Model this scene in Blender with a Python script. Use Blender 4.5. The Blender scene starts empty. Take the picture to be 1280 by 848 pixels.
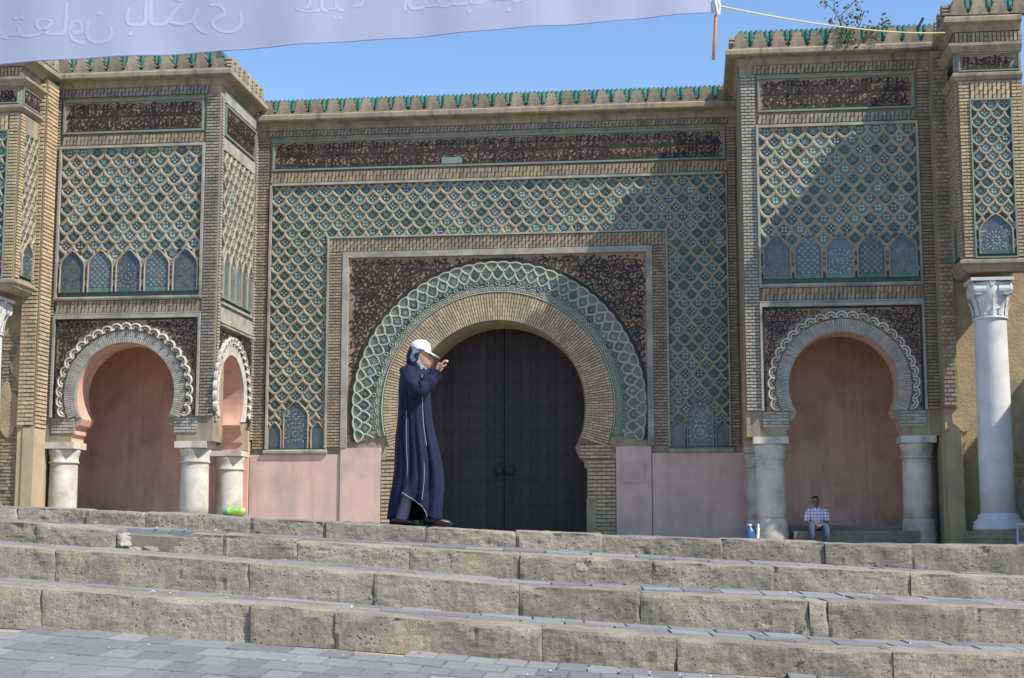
import bpy, math, random
from math import sin, cos, pi, radians, atan, atan2, sqrt, hypot
from mathutils import Vector, noise, Matrix
random.seed(7)
scene = bpy.context.scene
COL = scene.collection

# ---------------------------------------------------------------- camera, sky, sun, exposure
FPX = 1900.0
PITCH = atan(248 / FPX)
EYE = 1.5
cam_d = bpy.data.cameras.new('camera')
cam = bpy.data.objects.new('camera', cam_d)
COL.objects.link(cam)
cam.location = (0, 0, EYE)
cam.rotation_euler = (pi / 2 + PITCH, 0, 0)
cam_d.sensor_width = 36
cam_d.lens = FPX / 1280 * 36
cam_d.clip_end = 3000
scene.camera = cam

YAW = radians(6.7)          # the facade's right end stands nearer to the camera
CA, SA, Z0 = cos(YAW), sin(YAW), 42.0
def l2w(u, v, z):
    return Vector((u * CA + v * SA, Z0 - u * SA + v * CA, z))
SUN_L = Vector((-2.3, 1.0, -2.76)).normalized()           # light direction in the facade's frame
SUN_W = Vector((SUN_L.x * CA + SUN_L.y * SA, -SUN_L.x * SA + SUN_L.y * CA, SUN_L.z))
sun_d = bpy.data.lights.new('sun', 'SUN')
sun_d.energy = 4.6
sun_d.angle = radians(0.53)
sun_d.color = (1.0, 0.93, 0.82)
sun = bpy.data.objects.new('sun', sun_d)
COL.objects.link(sun)
sun.rotation_euler = SUN_W.to_track_quat('-Z', 'Y').to_euler()
sun.location = (20, -10, 30)

world = bpy.data.worlds.new('World')
scene.world = world
world.use_nodes = True
wn = world.node_tree
sky = wn.nodes.new('ShaderNodeTexSky')
sky.sky_type = 'NISHITA'
sky.sun_disc = False
sky.sun_elevation = math.asin(-SUN_W.z)
sky.sun_rotation = atan2(-SUN_W.x, -SUN_W.y)
sky.air_density = 1.0
sky.dust_density = 0.0
sky.ozone_density = 5.0
bg = wn.nodes['Background']
bg.inputs['Strength'].default_value = 0.15
wn.links.new(sky.outputs[0], bg.inputs['Color'])

scene.view_settings.view_transform = 'Standard'
scene.view_settings.look = 'None'
scene.view_settings.exposure = 0.5
scene.view_settings.gamma = 1.0
scene.view_settings.use_curve_mapping = False
scene.cycles.max_bounces = 6
scene.cycles.use_denoising = True

# ---------------------------------------------------------------- materials
def _n(nt, t, **kw):
    n = nt.nodes.new(t)
    for k, v in kw.items():
        setattr(n, k, v)
    return n
def _mix(nt, fac, a, b, mode='MIX'):
    m = nt.nodes.new('ShaderNodeMix')
    m.data_type = 'RGBA'
    m.blend_type = mode
    for sock, val in ((m.inputs[0], fac), (m.inputs[6], a), (m.inputs[7], b)):
        if isinstance(val, bpy.types.NodeSocket):
            nt.links.new(val, sock)
        elif isinstance(val, (int, float)):
            sock.default_value = val
        else:
            sock.default_value = (*val, 1)
    return m.outputs[2]
def _ramp(nt, src, lo, hi, out=1.0):
    m = nt.nodes.new('ShaderNodeMapRange')
    nt.links.new(src, m.inputs[0])
    m.inputs[1].default_value, m.inputs[2].default_value = lo, hi
    m.inputs[3].default_value, m.inputs[4].default_value = 0, out
    return m.outputs[0]
def _noise(nt, scale, detail=5, rough=.6, vec=None):
    t = _n(nt, 'ShaderNodeTexNoise')
    t.inputs['Scale'].default_value = scale
    t.inputs['Detail'].default_value = detail
    t.inputs['Roughness'].default_value = rough
    if vec is not None:
        nt.links.new(vec, t.inputs['Vector'])
    return t.outputs['Fac']
def mat(name, c1, c2=None, ns=2.5, rough=.85, bump=0, bs=40, bd=.012, dirt=None, da=.6, ds=.7, dl=(.48, .68),
        isl=0, obr=0, spec=.3, streak=None, sa=.5):
    m = bpy.data.materials.new(name)
    m.use_nodes = True
    nt = m.node_tree
    b = nt.nodes['Principled BSDF']
    b.inputs['Roughness'].default_value = rough
    b.inputs['Specular IOR Level'].default_value = spec
    co = _n(nt, 'ShaderNodeTexCoord').outputs['Object']
    c2 = c2 or tuple(x * .75 for x in c1)
    col = _mix(nt, _ramp(nt, _noise(nt, ns, 6, .62, co), .36, .64), c1, c2)
    if dirt:
        col = _mix(nt, _ramp(nt, _noise(nt, ds, 8, .68, co), dl[0], dl[1], da), col, dirt)
    if streak:
        mp = _n(nt, 'ShaderNodeMapping')
        mp.inputs['Scale'].default_value = (3.0, 3.0, .22)
        nt.links.new(co, mp.inputs[0])
        col = _mix(nt, _ramp(nt, _noise(nt, 1.3, 6, .65, mp.outputs[0]), .5, .7, sa), col, streak)
    if isl or obr:
        src = _n(nt, 'ShaderNodeNewGeometry').outputs['Random Per Island'] if isl else _n(nt, 'ShaderNodeObjectInfo').outputs['Random']
        k = isl or obr
        hv = _n(nt, 'ShaderNodeHueSaturation')
        mr = nt.nodes.new('ShaderNodeMapRange')
        nt.links.new(src, mr.inputs[0])
        mr.inputs[3].default_value, mr.inputs[4].default_value = 1 - k, 1 + k
        nt.links.new(mr.outputs[0], hv.inputs['Value'])
        nt.links.new(col, hv.inputs['Color'])
        col = hv.outputs[0]
    nt.links.new(col, b.inputs['Base Color'])
    if bump:
        bp = _n(nt, 'ShaderNodeBump')
        bp.inputs['Strength'].default_value = bump
        bp.inputs['Distance'].default_value = bd
        nt.links.new(_noise(nt, bs, 6, .7, co), bp.inputs['Height'])
        nt.links.new(bp.outputs[0], b.inputs['Normal'])
    return m

GREY = (.17, .155, .14)
M = {}
M['brick'] = mat('brick_tan', (.38, .295, .195), (.28, .225, .16), rough=.9, bump=.5, bs=60, isl=.22, dirt=GREY, da=.75, ds=.55, dl=(.47, .66))
M['brick_light'] = mat('brick_yellow', (.50, .39, .245), (.42, .325, .205), rough=.9, bump=.5, bs=60, isl=.18, dirt=GREY, da=.35, ds=.5)
M['brick_grey'] = mat('brick_weathered', (.33, .29, .235), (.25, .225, .19), rough=.92, bump=.6, bs=70, isl=.22, dirt=(.12, .115, .11), da=.6, ds=.6)
M['brick_pale'] = mat('brick_pale', (.42, .385, .335), (.34, .315, .275), rough=.9, bump=.5, bs=60, isl=.15, dirt=(.22, .2, .18), da=.6, ds=1.2)
M['mortar'] = mat('mortar', (.20, .155, .10), (.14, .11, .08), rough=.95)
M['plaster'] = mat('tan_plaster', (.37, .295, .19), (.30, .245, .165), rough=.9, bump=.5, bs=25, dirt=GREY, da=.8, ds=.8, streak=(.13, .115, .10), sa=.8)
M['merlon'] = mat('merlon_plaster', (.34, .275, .185), (.26, .215, .155), ns=4, rough=.92, bump=.7, bs=30, bd=.02, dirt=(.14, .13, .115), da=.8, ds=2.2, obr=.22)
M['plaster_y'] = mat('yellow_plaster', (.47, .36, .20), (.37, .28, .17), rough=.92, bump=.7, bs=12, bd=.03, dirt=(.24, .2, .15), da=.7, ds=.9, streak=(.3, .26, .2), sa=.5)
M['plaster_g'] = mat('grey_moulding', (.40, .37, .30), (.29, .28, .24), rough=.85, bump=.4, bs=40, dirt=(.13, .14, .12), da=.7, ds=1.3)
M['pink'] = mat('pink_stucco', (.66, .465, .385), (.58, .41, .345), ns=1.2, rough=.9, bump=.25, bs=14, dirt=(.40, .32, .28), da=.7, ds=.9, streak=(.42, .335, .295), sa=.65)
M['pink_in'] = mat('salmon_stucco', (.67, .41, .31), (.57, .35, .265), ns=.8, rough=.9, bump=.3, bs=9, dirt=(.33, .215, .165), da=.6, ds=.9, streak=(.36, .22, .175), sa=.4)
M['rib'] = mat('glazed_rib', (.37, .30, .20), (.28, .25, .185), ns=1.6, rough=.6, bump=.3, bs=50, dirt=(.20, .175, .15), da=.65, ds=.9, isl=.1)
M['rib_w'] = mat('pale_rib', (.43, .43, .34), (.33, .35, .285), ns=2.5, rough=.5, bump=.25, bs=50, dirt=(.18, .2, .18), da=.5, ds=1.4)
M['back_ring'] = mat('ring_tile_ground', (.20, .225, .18), (.13, .155, .13), ns=11, rough=.5, dirt=(.14, .13, .11), da=.5, ds=1.2)
M['back'] = mat('dark_tile_ground', (.075, .12, .095), (.05, .075, .065), ns=14, rough=.5, dirt=(.10, .09, .075), da=.5, ds=1.2)
def tilem(n, c, k=.35):
    return mat(n, c, tuple(x * .6 + .01 for x in c), ns=9, rough=.38, obr=k, spec=.45, dirt=(.165, .15, .115), da=.6, ds=3)
M['t_green'] = tilem('green_glaze', (.075, .165, .118))
M['t_teal'] = tilem('teal_glaze', (.115, .215, .17))
M['t_blue'] = tilem('blue_glaze', (.08, .135, .19))
M['t_dark'] = tilem('dark_glaze', (.018, .035, .038), .2)
M['t_white'] = tilem('white_glaze', (.45, .49, .42), .25)
M['t_ochre'] = tilem('ochre_glaze', (.50, .26, .08), .2)
M['glaze_k'] = mat('aubergine_glaze', (.022, .018, .018), (.032, .025, .023), ns=7, rough=.55, spec=.3, dirt=(.085, .066, .05), da=.5, ds=1.3)
M['terra'] = mat('carved_terracotta', (.36, .245, .165), (.26, .175, .12), ns=1.1, rough=.9, bump=.3, bs=40, dirt=(.12, .085, .065), da=.5, ds=.8)
M['roof'] = mat('roof_green_glaze', (.035, .155, .115), (.06, .20, .16), ns=6, rough=.32, spec=.5, isl=.3, dirt=(.13, .14, .11), da=.6, ds=1.6)
M['turq'] = mat('turquoise_border', (.17, .25, .22), (.24, .25, .21), ns=4, rough=.5, dirt=(.2, .19, .16), da=.7, ds=1.2)
M['marble'] = mat('white_marble', (.67, .66, .645), (.55, .55, .55), ns=1.3, rough=.5, bump=.15, bs=30, dirt=(.42, .395, .36), da=.6, ds=1.7, streak=(.5, .48, .45), sa=.5)
M['stone_col'] = mat('worn_limestone', (.60, .56, .485), (.47, .43, .37), ns=2.2, rough=.85, bump=.6, bs=24, dirt=(.30, .25, .19), da=.75, ds=1.1)
M['dark_stone'] = mat('grimy_stone', (.23, .195, .155), (.17, .145, .12), ns=3, rough=.92, bump=.6, bs=25)
M['door'] = mat('dark_door_wood', (.042, .032, .034), (.032, .026, .028), ns=5, rough=.55, bump=.3, bs=30, obr=.25)
M['iron'] = mat('black_iron', (.012, .011, .012), (.02, .016, .015), rough=.5, spec=.4)
M['iron_w'] = mat('pale_metal', (.6, .6, .62), (.45, .45, .47), rough=.5)

def pitted(name, c1, c2, c3, warm, sc=1.0, obr=.12, bump=.9):
    """pitted, stained sedimentary stone"""
    m = mat(name, c1, c2, ns=2.2 * sc, rough=.93, dirt=c3, da=.75, ds=1.1 * sc, dl=(.46, .64), obr=obr)
    nt = m.node_tree
    b = nt.nodes['Principled BSDF']
    co = _n(nt, 'ShaderNodeTexCoord').outputs['Object']
    base = b.inputs['Base Color'].links[0].from_socket
    v = _n(nt, 'ShaderNodeTexVoronoi')
    v.inputs['Scale'].default_value = 34 * sc
    nt.links.new(co, v.inputs['Vector'])
    pit = _ramp(nt, v.outputs['Distance'], .30, .12)
    mask = _ramp(nt, _noise(nt, 7 * sc, 4, .6, co), .5, .62)
    mm = nt.nodes.new('ShaderNodeMath')
    mm.operation = 'MULTIPLY'
    nt.links.new(pit, mm.inputs[0])
    nt.links.new(mask, mm.inputs[1])
    col = _mix(nt, _ramp(nt, _noise(nt, 1.9 * sc, 7, .7, co), .53, .68, .8), base, warm)
    col = _mix(nt, _ramp(nt, _noise(nt, 55 * sc, 3, .7, co), .42, .62, .45), col, tuple(x * .45 for x in c1))
    col = _mix(nt, mm.outputs[0], col, tuple(x * .3 for x in c1))
    nt.links.new(col, b.inputs['Base Color'])
    h = nt.nodes.new('ShaderNodeMath')
    h.operation = 'SUBTRACT'
    nt.links.new(_noise(nt, 26 * sc, 8, .75, co), h.inputs[0])
    nt.links.new(mm.outputs[0], h.inputs[1])
    bp = _n(nt, 'ShaderNodeBump')
    bp.inputs['Strength'].default_value = bump
    bp.inputs['Distance'].default_value = .02
    nt.links.new(h.outputs[0], bp.inputs['Height'])
    nt.links.new(bp.outputs[0], b.inputs['Normal'])
    return m
M['step'] = pitted('pitted_step_stone', (.365, .32, .25), (.30, .265, .215), (.17, .155, .135), (.43, .345, .215), obr=.14)
M['step_pale'] = pitted('chipped_pale_stone', (.50, .475, .41), (.42, .40, .35), (.33, .30, .25), (.45, .38, .27))
M['paver'] = mat('grey_paver', (.235, .237, .24), (.185, .187, .192), ns=5, rough=.85, bump=.5, bs=40, obr=.24, dirt=(.28, .26, .22), da=.5, ds=2.5)
M['sand'] = mat('sandy_joint', (.42, .36, .28), (.33, .29, .23), ns=8, rough=.95, bump=.6, bs=60)
M['asphalt'] = mat('street_paving', (.31, .285, .25), (.26, .24, .215), rough=.9, bump=.4)
M['core'] = mat('step_core', (.25, .22, .17), (.17, .15, .12), ns=9, rough=.95, bump=.7, bs=30)

# ---------------------------------------------------------------- mesh builder
class Front:            # plane facing the square: (s, z, depth) -> (u, v, z)
    rot = 0
    def __init__(s, v0): s.v0 = v0
    def __call__(s, p): return (p[0], s.v0 - p[2], p[1])
class Right:            # plane facing +u
    rot = pi / 2
    def __init__(s, u0): s.u0 = u0
    def __call__(s, p): return (s.u0 + p[2], p[0], p[1])
class Left:             # plane facing -u
    rot = -pi / 2
    def __init__(s, u0): s.u0 = u0
    def __call__(s, p): return (s.u0 - p[2], -p[0], p[1])

BASE = {}
def link(name, data, parent=None):
    o = bpy.data.objects.new(name, data)
    COL.objects.link(o)
    if parent:
        o.parent = parent
    return o
def base_of(o):
    while o is not None:
        if o.name in BASE:
            return BASE[o.name]
        o = o.parent
    return Vector((0, 0, 0))
class MB:
    def __init__(s, fr=None):
        s.v, s.f, s.m, s.fr = [], [], [], fr
    def V(s, p):
        s.v.append(s.fr(p) if s.fr else tuple(p))
        return len(s.v) - 1
    def F(s, ids, m=0):
        s.f.append(tuple(ids))
        s.m.append(m)
    def face(s, pts, m=0):
        s.F([s.V(p) for p in pts], m)
    def box(s, a0, a1, z0, z1, d0, d1, m=0, back=False, sl=0.0):
        zc = (z0 + z1) / 2
        i = [s.V((a + sl * (z - zc), z, d)) for d in (d0, d1) for a, z in ((a0, z0), (a1, z0), (a1, z1), (a0, z1))]
        for q in ((4, 5, 6, 7), (0, 1, 5, 4), (1, 2, 6, 5), (2, 3, 7, 6), (3, 0, 4, 7)):
            s.F([i[k] for k in q], m)
        if back:
            s.F([i[k] for k in (3, 2, 1, 0)], m)
    def prism(s, poly, d0, d1, m=0, ms=None, back=False):
        n = len(poly)
        a = [s.V((p[0], p[1], d0)) for p in poly]
        b = [s.V((p[0], p[1], d1)) for p in poly]
        s.F(b, m)
        for k in range(n):
            j = (k + 1) % n
            s.F((a[k], a[j], b[j], b[k]), (ms(k) if ms else m))
        if back:
            s.F(a[::-1], m)
    def ribbon(s, pts, w, d0, h, m=0, taper=False, flat=False):
        n = len(pts)
        rows = []
        for k in range(n):
            p = pts[k]
            a, b = pts[max(k - 1, 0)], pts[min(k + 1, n - 1)]
            t = Vector((b[0] - a[0], b[1] - a[1]))
            if t.length < 1e-6:
                t = Vector((0, 1))
            t.normalize()
            nx, ny = t.y, -t.x
            ww = w / 2
            if taper:
                ww *= max(.25, min(1, 4.0 * min(k + .4, n - .6 - k) / n))
            prof = ((-1, 0), (-1, 1), (1, 1), (1, 0)) if flat else ((-1, 0), (-.95, .65), (-.45, 1), (.45, 1), (.95, .65), (1, 0))
            rows.append([s.V((p[0] + nx * ww * q[0], p[1] + ny * ww * q[0], d0 + h * q[1])) for q in prof])
        for k in range(n - 1):
            A, B = rows[k], rows[k + 1]
            for j in range(len(A) - 1):
                s.F((A[j + 1], A[j], B[j], B[j + 1]), m)
    def profile(s, a0, a1, prof, m=0, m0=0, m1=0, caps=True):
        """extrude a (depth, z) profile along s; m0/m1 = mitre sign at each end"""
        A = [s.V((a0 - m0 * d, z, d)) for d, z in prof]
        B = [s.V((a1 + m1 * d, z, d)) for d, z in prof]
        for k in range(len(prof) - 1):
            s.F((A[k], B[k], B[k + 1], A[k + 1]), m)
        if caps:
            s.F(A, m)
            s.F(B[::-1], m)
    def lathe(s, cx, cy, prof, n=32, m=0, raw=True):
        rows = []
        for r, z in prof:
            rows.append([len(s.v) + k for k in range(n)])
            for k in range(n):
                a = 2 * pi * k / n
                s.v.append((cx + r * cos(a), cy + r * sin(a), z))
        for A, B in zip(rows, rows[1:]):
            for k in range(n):
                j = (k + 1) % n
                s.F((A[k], A[j], B[j], B[k]), m)
        s.F(rows[0][::-1], m)
        s.F(rows[-1], m)
    def tube(s, pts, radii, n=10, m=0, sy=1.0):
        rows = []
        pts = [Vector(p) for p in pts]
        up = Vector((0, 0, 1))
        ref = None
        for k, p in enumerate(pts):
            t = (pts[min(k + 1, len(pts) - 1)] - pts[max(k - 1, 0)]).normalized()
            if ref is None:
                ref = t.orthogonal().normalized() if abs(t.dot(Vector((0, 1, 0)))) > .95 else Vector((0, 1, 0))
            x = (ref - t * ref.dot(t)).normalized()
            y = t.cross(x)
            ref = x
            r = radii[k] if isinstance(radii, (list, tuple)) else radii
            row = []
            for j in range(n):
                a = 2 * pi * j / n
                row.append(len(s.v))
                s.v.append(tuple(p + x * (r * cos(a) * sy) + y * (r * sin(a))))
            rows.append(row)
        for A, B in zip(rows, rows[1:]):
            for j in range(n):
                q = (j + 1) % n
                s.F((A[j], A[q], B[q], B[j]), m)
        s.F(rows[0][::-1], m)
        s.F(rows[-1], m)
    def rings(s, rows, m=0, closed=True, cap=True):
        ids = [[s.V(p) for p in r] for r in rows]
        n = len(ids[0])
        for A, B in zip(ids, ids[1:]):
            for k in range(n if closed else n - 1):
                j = (k + 1) % n
                s.F((A[k], A[j], B[j], B[k]), m)
        if cap and closed:
            s.F(ids[0][::-1], m)
            s.F(ids[-1], m)
    def mesh(s, name, mats, off=(0, 0, 0), smooth=False):
        me = bpy.data.meshes.new(name)
        ox, oy, oz = off
        me.from_pydata([(a - ox, b - oy, c - oz) for a, b, c in s.v], [], s.f)
        for q in mats:
            me.materials.append(M[q] if isinstance(q, str) else q)
        if len(mats) > 1:
            me.polygons.foreach_set('material_index', s.m)
        if smooth:
            me.polygons.foreach_set('use_smooth', [True] * len(me.polygons))
        me.update()
        return me
    def build(s, name, mats, parent=None, kind=None, smooth=False, origin=None, label=None):
        if isinstance(mats, str):
            mats = [mats]
        off = base_of(parent) if parent else (origin or (0, 0, 0))
        o = link(name, s.mesh(name, mats, off, smooth), parent)
        if not parent and origin:
            o.location = origin
        if kind:
            o['kind'] = kind
        if label:
            o['label'] = label
        return o
def thing(name, label, cat, base=None, world=None, group=None, rz=0):
    o = link(name, None)
    o.empty_display_size = .3
    if base is not None:
        o.location = l2w(*base)
        o.rotation_euler = (0, 0, -YAW)
        BASE[o.name] = Vector(base)
    else:
        o.location = world
        o.rotation_euler = (0, 0, rz)
        BASE[o.name] = Vector((0, 0, 0))
    o['label'], o['category'] = label, cat
    if group:
        o['group'] = group
    return o
def tag(o, label, cat, group=None):
    o['label'], o['category'] = label, cat
    if group:
        o['group'] = group
    return o
def strips(root, fr, name, mt, boxes):
    for q in boxes:
        mb = MB(fr)
        mb.box(*q)
        mb.build(name, mt, root)
def rect_frame(mb, a0, a1, z0, z1, w, d0, d1, m=0):
    mb.box(a0, a1, z0, z0 + w, d0, d1, m)
    mb.box(a0, a1, z1 - w, z1, d0, d1, m)
    mb.box(a0, a0 + w, z0 + w, z1 - w, d0, d1 - .002, m)
    mb.box(a1 - w, a1, z0 + w, z1 - w, d0, d1 - .002, m)

# ---------------------------------------------------------------- ornament
WT = [(0, 0), (.018, .26), (.05, .42), (.10, .475), (.118, .58), (.16, .72), (.215, .775), (.235, .86), (.30, .945), (.40, .99)]
WT = WT + [(t + .5, 1 - w) for t, w in WT] + [(1.0, 0)]
def wfun(t):
    t = t % 1.0
    for (a, x), (b, y) in zip(WT, WT[1:]):
        if a <= t <= b:
            return x + (y - x) * (t - a) / (b - a)
    return 0
def lattice(mb, x0, x1, y0, y1, P, T, fmap, hw, d0, h, skip=None, phase=0.0, m=0):
    """crossing lambrequin ribs; the strands either side of every column of cells"""
    c0, c1 = int(math.floor((x0) / P)) - 1, int(math.ceil((x1) / P)) + 1
    n0, n1 = int(math.floor((y0 - phase) / T)) - 1, int(math.ceil((y1 - phase) / T)) + 1
    for c in range(c0, c1 + 1):
        for sg in (1, -1):
            run = []
            def flush():
                if len(run) > 1:
                    mb.ribbon(list(run), hw * 2, d0, h * (1.0 if sg > 0 else .94), m)
                run.clear()
            for n in range(n0, n1 + 1):
                for t, w in WT[:-1]:
                    y = phase + (n + t) * T
                    x = c * P + sg * w * P / 2
                    if x < x0 or x > x1 or y < y0 or y > y1:
                        flush()
                        continue
                    p = fmap(x, y)
                    if skip and skip(*p):
                        flush()
                        continue
                    run.append(p)
            flush()
def cells(x0, x1, y0, y1, P, T, phase=0.0):
    out = []
    for c in range(int(x0 / P) - 3, int(x1 / P) + 4):
        for n in range(int((y0 - phase) / T) - 2, int((y1 - phase) / T) + 3):
            for hx, hy in ((0, 0), (.5, .5)):
                x, y = (c + hx) * P, phase + (n + hy) * T
                if x - .3 * P >= x0 and x + .3 * P <= x1 and y >= y0 - .02 * T and y + .55 * T <= y1:
                    out.append((x, y))
    return out
_tile_cache = {}
def tile_meshes(P, T):
    """a few glazed cell infills: pointed tulip outline, raised rosette of small cut tiles"""
    key = (round(P, 3), round(T, 3))
    if key in _tile_cache:
        return _tile_cache[key]
    res = []
    sets = (('t_green', 't_teal', 't_white', 't_dark'), ('t_teal', 't_dark', 't_white', 't_blue'), ('t_green', 't_dark', 't_teal', 't_white'),
            ('t_dark', 't_teal', 't_blue', 't_white'), ('t_blue', 't_dark', 't_white', 't_teal'), ('t_green', 't_blue', 't_white', 't_dark'))
    for k, ms in enumerate(sets):
        mb = MB(Front(0))
        ts = [.06, .12, .2, .3, .42, .52, .56, .62, .7, .78]
        L = [(-wfun(t) * P / 2 * .94, t * T) for t in ts]
        poly = L + [(0, .90 * T)] + [(-x, y) for x, y in L[::-1]]
        mb.prism(poly[::-1], .0, .016, 0)
        cy = .38 * T
        R = .29 * P
        mb.prism([(R * (1 if i % 2 else .78) * cos(pi * i / 8), cy + R * (1 if i % 2 else .78) * sin(pi * i / 8)) for i in range(16)], .016, .021, 1)
        q = .06 * P
        for i in range(4):
            a = pi / 4 + i * pi / 2 + (pi / 4 if k % 2 else 0)
            x, y = cos(a) * R * .52, cy + sin(a) * R * .52
            mb.face([(x - q, y - q, .024), (x + q, y - q, .024), (x + q, y + q, .024), (x - q, y + q, .024)], 2)
        q *= .6
        mb.face([(-q, cy - q, .025), (q, cy - q, .025), (q, cy + q, .025), (-q, cy + q, .025)], 3)
        for i in range(2):      # leaf pair in the pointed top
            x = (-.09 + .18 * i) * P
            mb.face([(x - .03 * P, cy + .2 * T, .02), (x + .03 * P, cy + .2 * T, .02), (x * .4, cy + .36 * T, .02)], 3 if k % 2 else 2)
        res.append(mb.mesh('cell_tile', ms))
    _tile_cache[key] = res
    return res
TILE_COUNT = {}
def put_tiles(panel, fr, pts, P, T, d, scale=1.0, rots=None):
    ms = tile_meshes(P, T)
    rnd = random.Random(int(P * 1000) + len(pts))
    b = base_of(panel)
    root = panel
    while root.parent:
        root = root.parent
    extra = []
    for i, (s, z) in enumerate(pts):
        me = rnd.choices(ms, (6, 4, 5, 3, 1, 2))[0]
        n = TILE_COUNT.get(root.name, 0)
        if n >= 298:
            extra.append((me, s, z, rots[i] if rots else 0))
            continue
        TILE_COUNT[root.name] = n + 1
        o = link('tile', me, panel)
        o.location = Vector(fr((s, z, d))) - b
        o.rotation_euler = (0, rots[i] if rots else 0, fr.rot)
        k_ = scale * rnd.uniform(.95, 1.03)
        o.scale = (k_, rnd.uniform(.7, 1.3), k_)
        o.rotation_euler.y += rnd.gauss(0, .035)
    if extra:
        vs, fs, mi = [], [], []
        names = ['t_green', 't_teal', 't_white', 't_dark', 't_blue']
        for me, s, z, r in extra:
            k0 = len(vs)
            for v in me.vertices:
                x, y = v.co.x * scale, v.co.z * scale
                vs.append((s + x * cos(r) + y * sin(r), z - x * sin(r) + y * cos(r), d - v.co.y))
            for p in me.polygons:
                fs.append([k0 + q for q in p.vertices])
                mi.append([M[q] for q in names].index(me.materials[p.material_index]))
        mb = MB(fr)
        for v in vs:
            mb.V(v)
        for f, q in zip(fs, mi):
            mb.F(f, q)
        mb.build('tile_field', names, panel, kind='stuff')
def arch_poly(cx, hw, z0, zs, za, n=7):
    """small pointed lobed arch outline, counter-clockwise from bottom left"""
    R = []
    for k in range(n + 1):
        t = k / n
        R.append((hw * (1 - t) ** .62 * (1 + .08 * sin(t * pi * 2)), zs + (za - zs) * (t ** .85)))
    return [(cx - hw, z0), (cx + hw, z0)] + [(cx + x, y) for x, y in R] + [(cx - x, y) for x, y in R[::-1][1:]]
def mosaic(panel, fr, cx, hw, z0, zs, za, d, style, foot='t_teal'):
    """an arched tablet of small cut tiles"""
    mats = ['t_dark', 't_white', 't_blue', 't_teal', 't_ochre', 't_green', foot]
    mb = MB(fr)
    mb.prism(arch_poly(cx, hw, z0, zs, za), d - .03, d, 2)
    rnd = random.Random(style * 7 + int(cx * 10))
    zt = z0 + (za - z0) * .10
    mb.box(cx - hw, cx + hw, z0, zt, d, d + .006, 6)
    def inside(x, y):
        if y < zt + .01 or abs(x - cx) > hw * .95:
            return False
        if y > zs:
            return abs(x - cx) < hw * .9 * max(0, 1 - (y - zs) / (za - zs)) ** .6
        return True
    def quad(x, y, a, r1, r2, m, e=.006):
        if not inside(x, y):
            return
        c, s_ = cos(a), sin(a)
        mb.face([(x + c * px - s_ * py, y + s_ * px + c * py, d + e) for px, py in ((r1, 0), (0, r2), (-r1, 0), (0, -r2))][::-1][::-1], m)
    u = hw
    if style in (0, 2, 3):
        cs = [(cx, zt + (zs - zt) * .38), (cx, zs + (za - zs) * .02)] if style == 3 else [(cx, z0 + (zs - z0) * .62)] if style == 2 else [(cx, zt + (zs - zt) * .42), (cx, zs + (za - zs) * .05), (cx - u * .62, zt + (zs - zt) * .05), (cx + u * .62, zt + (zs - zt) * .05), (cx - u * .62, zt + (zs - zt) * .8), (cx + u * .62, zt + (zs - zt) * .8)]
        kk = 1.0 if style in (2, 3) else .48
        for (x0, y0) in cs:
            quad(x0, y0, 0, u * .10 * kk, u * .10 * kk, rnd.choice((4, 2)))
            for R, n, r1, r2, m in ((.24, 8, .09, .05, 1), (.42, 8, .10, .07, 3), (.58, 16, .085, .045, 1), (.76, 16, .09, .05, 4 if style == 0 else 3), (.94, 16, .08, .06, 1)):
                for i in range(n):
                    a = 2 * pi * (i + (.5 if n == 8 and R > .3 else 0)) / n
                    quad(x0 + cos(a) * R * u * kk, y0 + sin(a) * R * u * kk, a, r1 * u * kk * 1.15, r2 * u * kk * 1.15, m if rnd.random() > .12 else 5)
        if style == 2:
            for sx in (-1, 1):
                for yy in (.14, .9):
                    for i in range(8):
                        a = i * pi / 4
                        quad(cx + sx * u * .72 + cos(a) * u * .16, zt + (zs - zt) * yy + sin(a) * u * .16, a, .07 * u, .04 * u, 1)
    else:
        st = u * .48
        for j in range(12):
            for i in range(-3, 4):
                x, y = cx + i * st + (st / 2 if j % 2 else 0), zt + st * .4 + j * st / 2
                quad(x, y, pi / 4, st * .26, st * .26, 1)
                quad(x, y, pi / 4, st * .12, st * .12, 0, .009)
                quad(x + st / 2, y, 0, st * .16, st * .16, 3 if (i + j) % 2 else 5)
    mb.build('mosaic', mats, panel)
    mf = MB(fr)
    pl = arch_poly(cx, hw + .02, z0, zs, za + .03)
    mf.ribbon(pl[1:] + [pl[0]], .045, d - .03, .075)
    mf.build('arch_frame', 'rib', panel)
def bricks(mb, a0, a1, z0, z1, vert, pitch, blen, gap, d0, h, m=0, sl=0.0, jit=.25, rnd=random.Random(3)):
    A0, A1, B0, B1 = (a0, a1, z0, z1) if vert else (z0, z1, a0, a1)
    n = max(1, round((A1 - A0) / pitch))
    p = (A1 - A0) / n
    g2 = .008
    for k in range(n):
        x0, x1 = A0 + k * p + gap / 2, A0 + (k + 1) * p - gap / 2
        nb = max(1, round((B1 - B0) / blen))
        L = (B1 - B0) / nb
        cuts = [B0] + [B0 + L * (i + (.5 if k % 2 else 0)) for i in range(0 if k % 2 else 1, nb)] + [B1]
        for y0, y1 in zip(cuts, cuts[1:]):
            hh = h * (1 - jit * rnd.random())
            if rnd.random() < .02:
                hh *= .35
            if vert:
                mb.box(x0, x1, y0 + g2, y1 - g2, d0, d0 + hh, m, sl=sl)
            else:
                mb.box(y0 + g2, y1 - g2, x0, x1, d0, d0 + hh, m)
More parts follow.
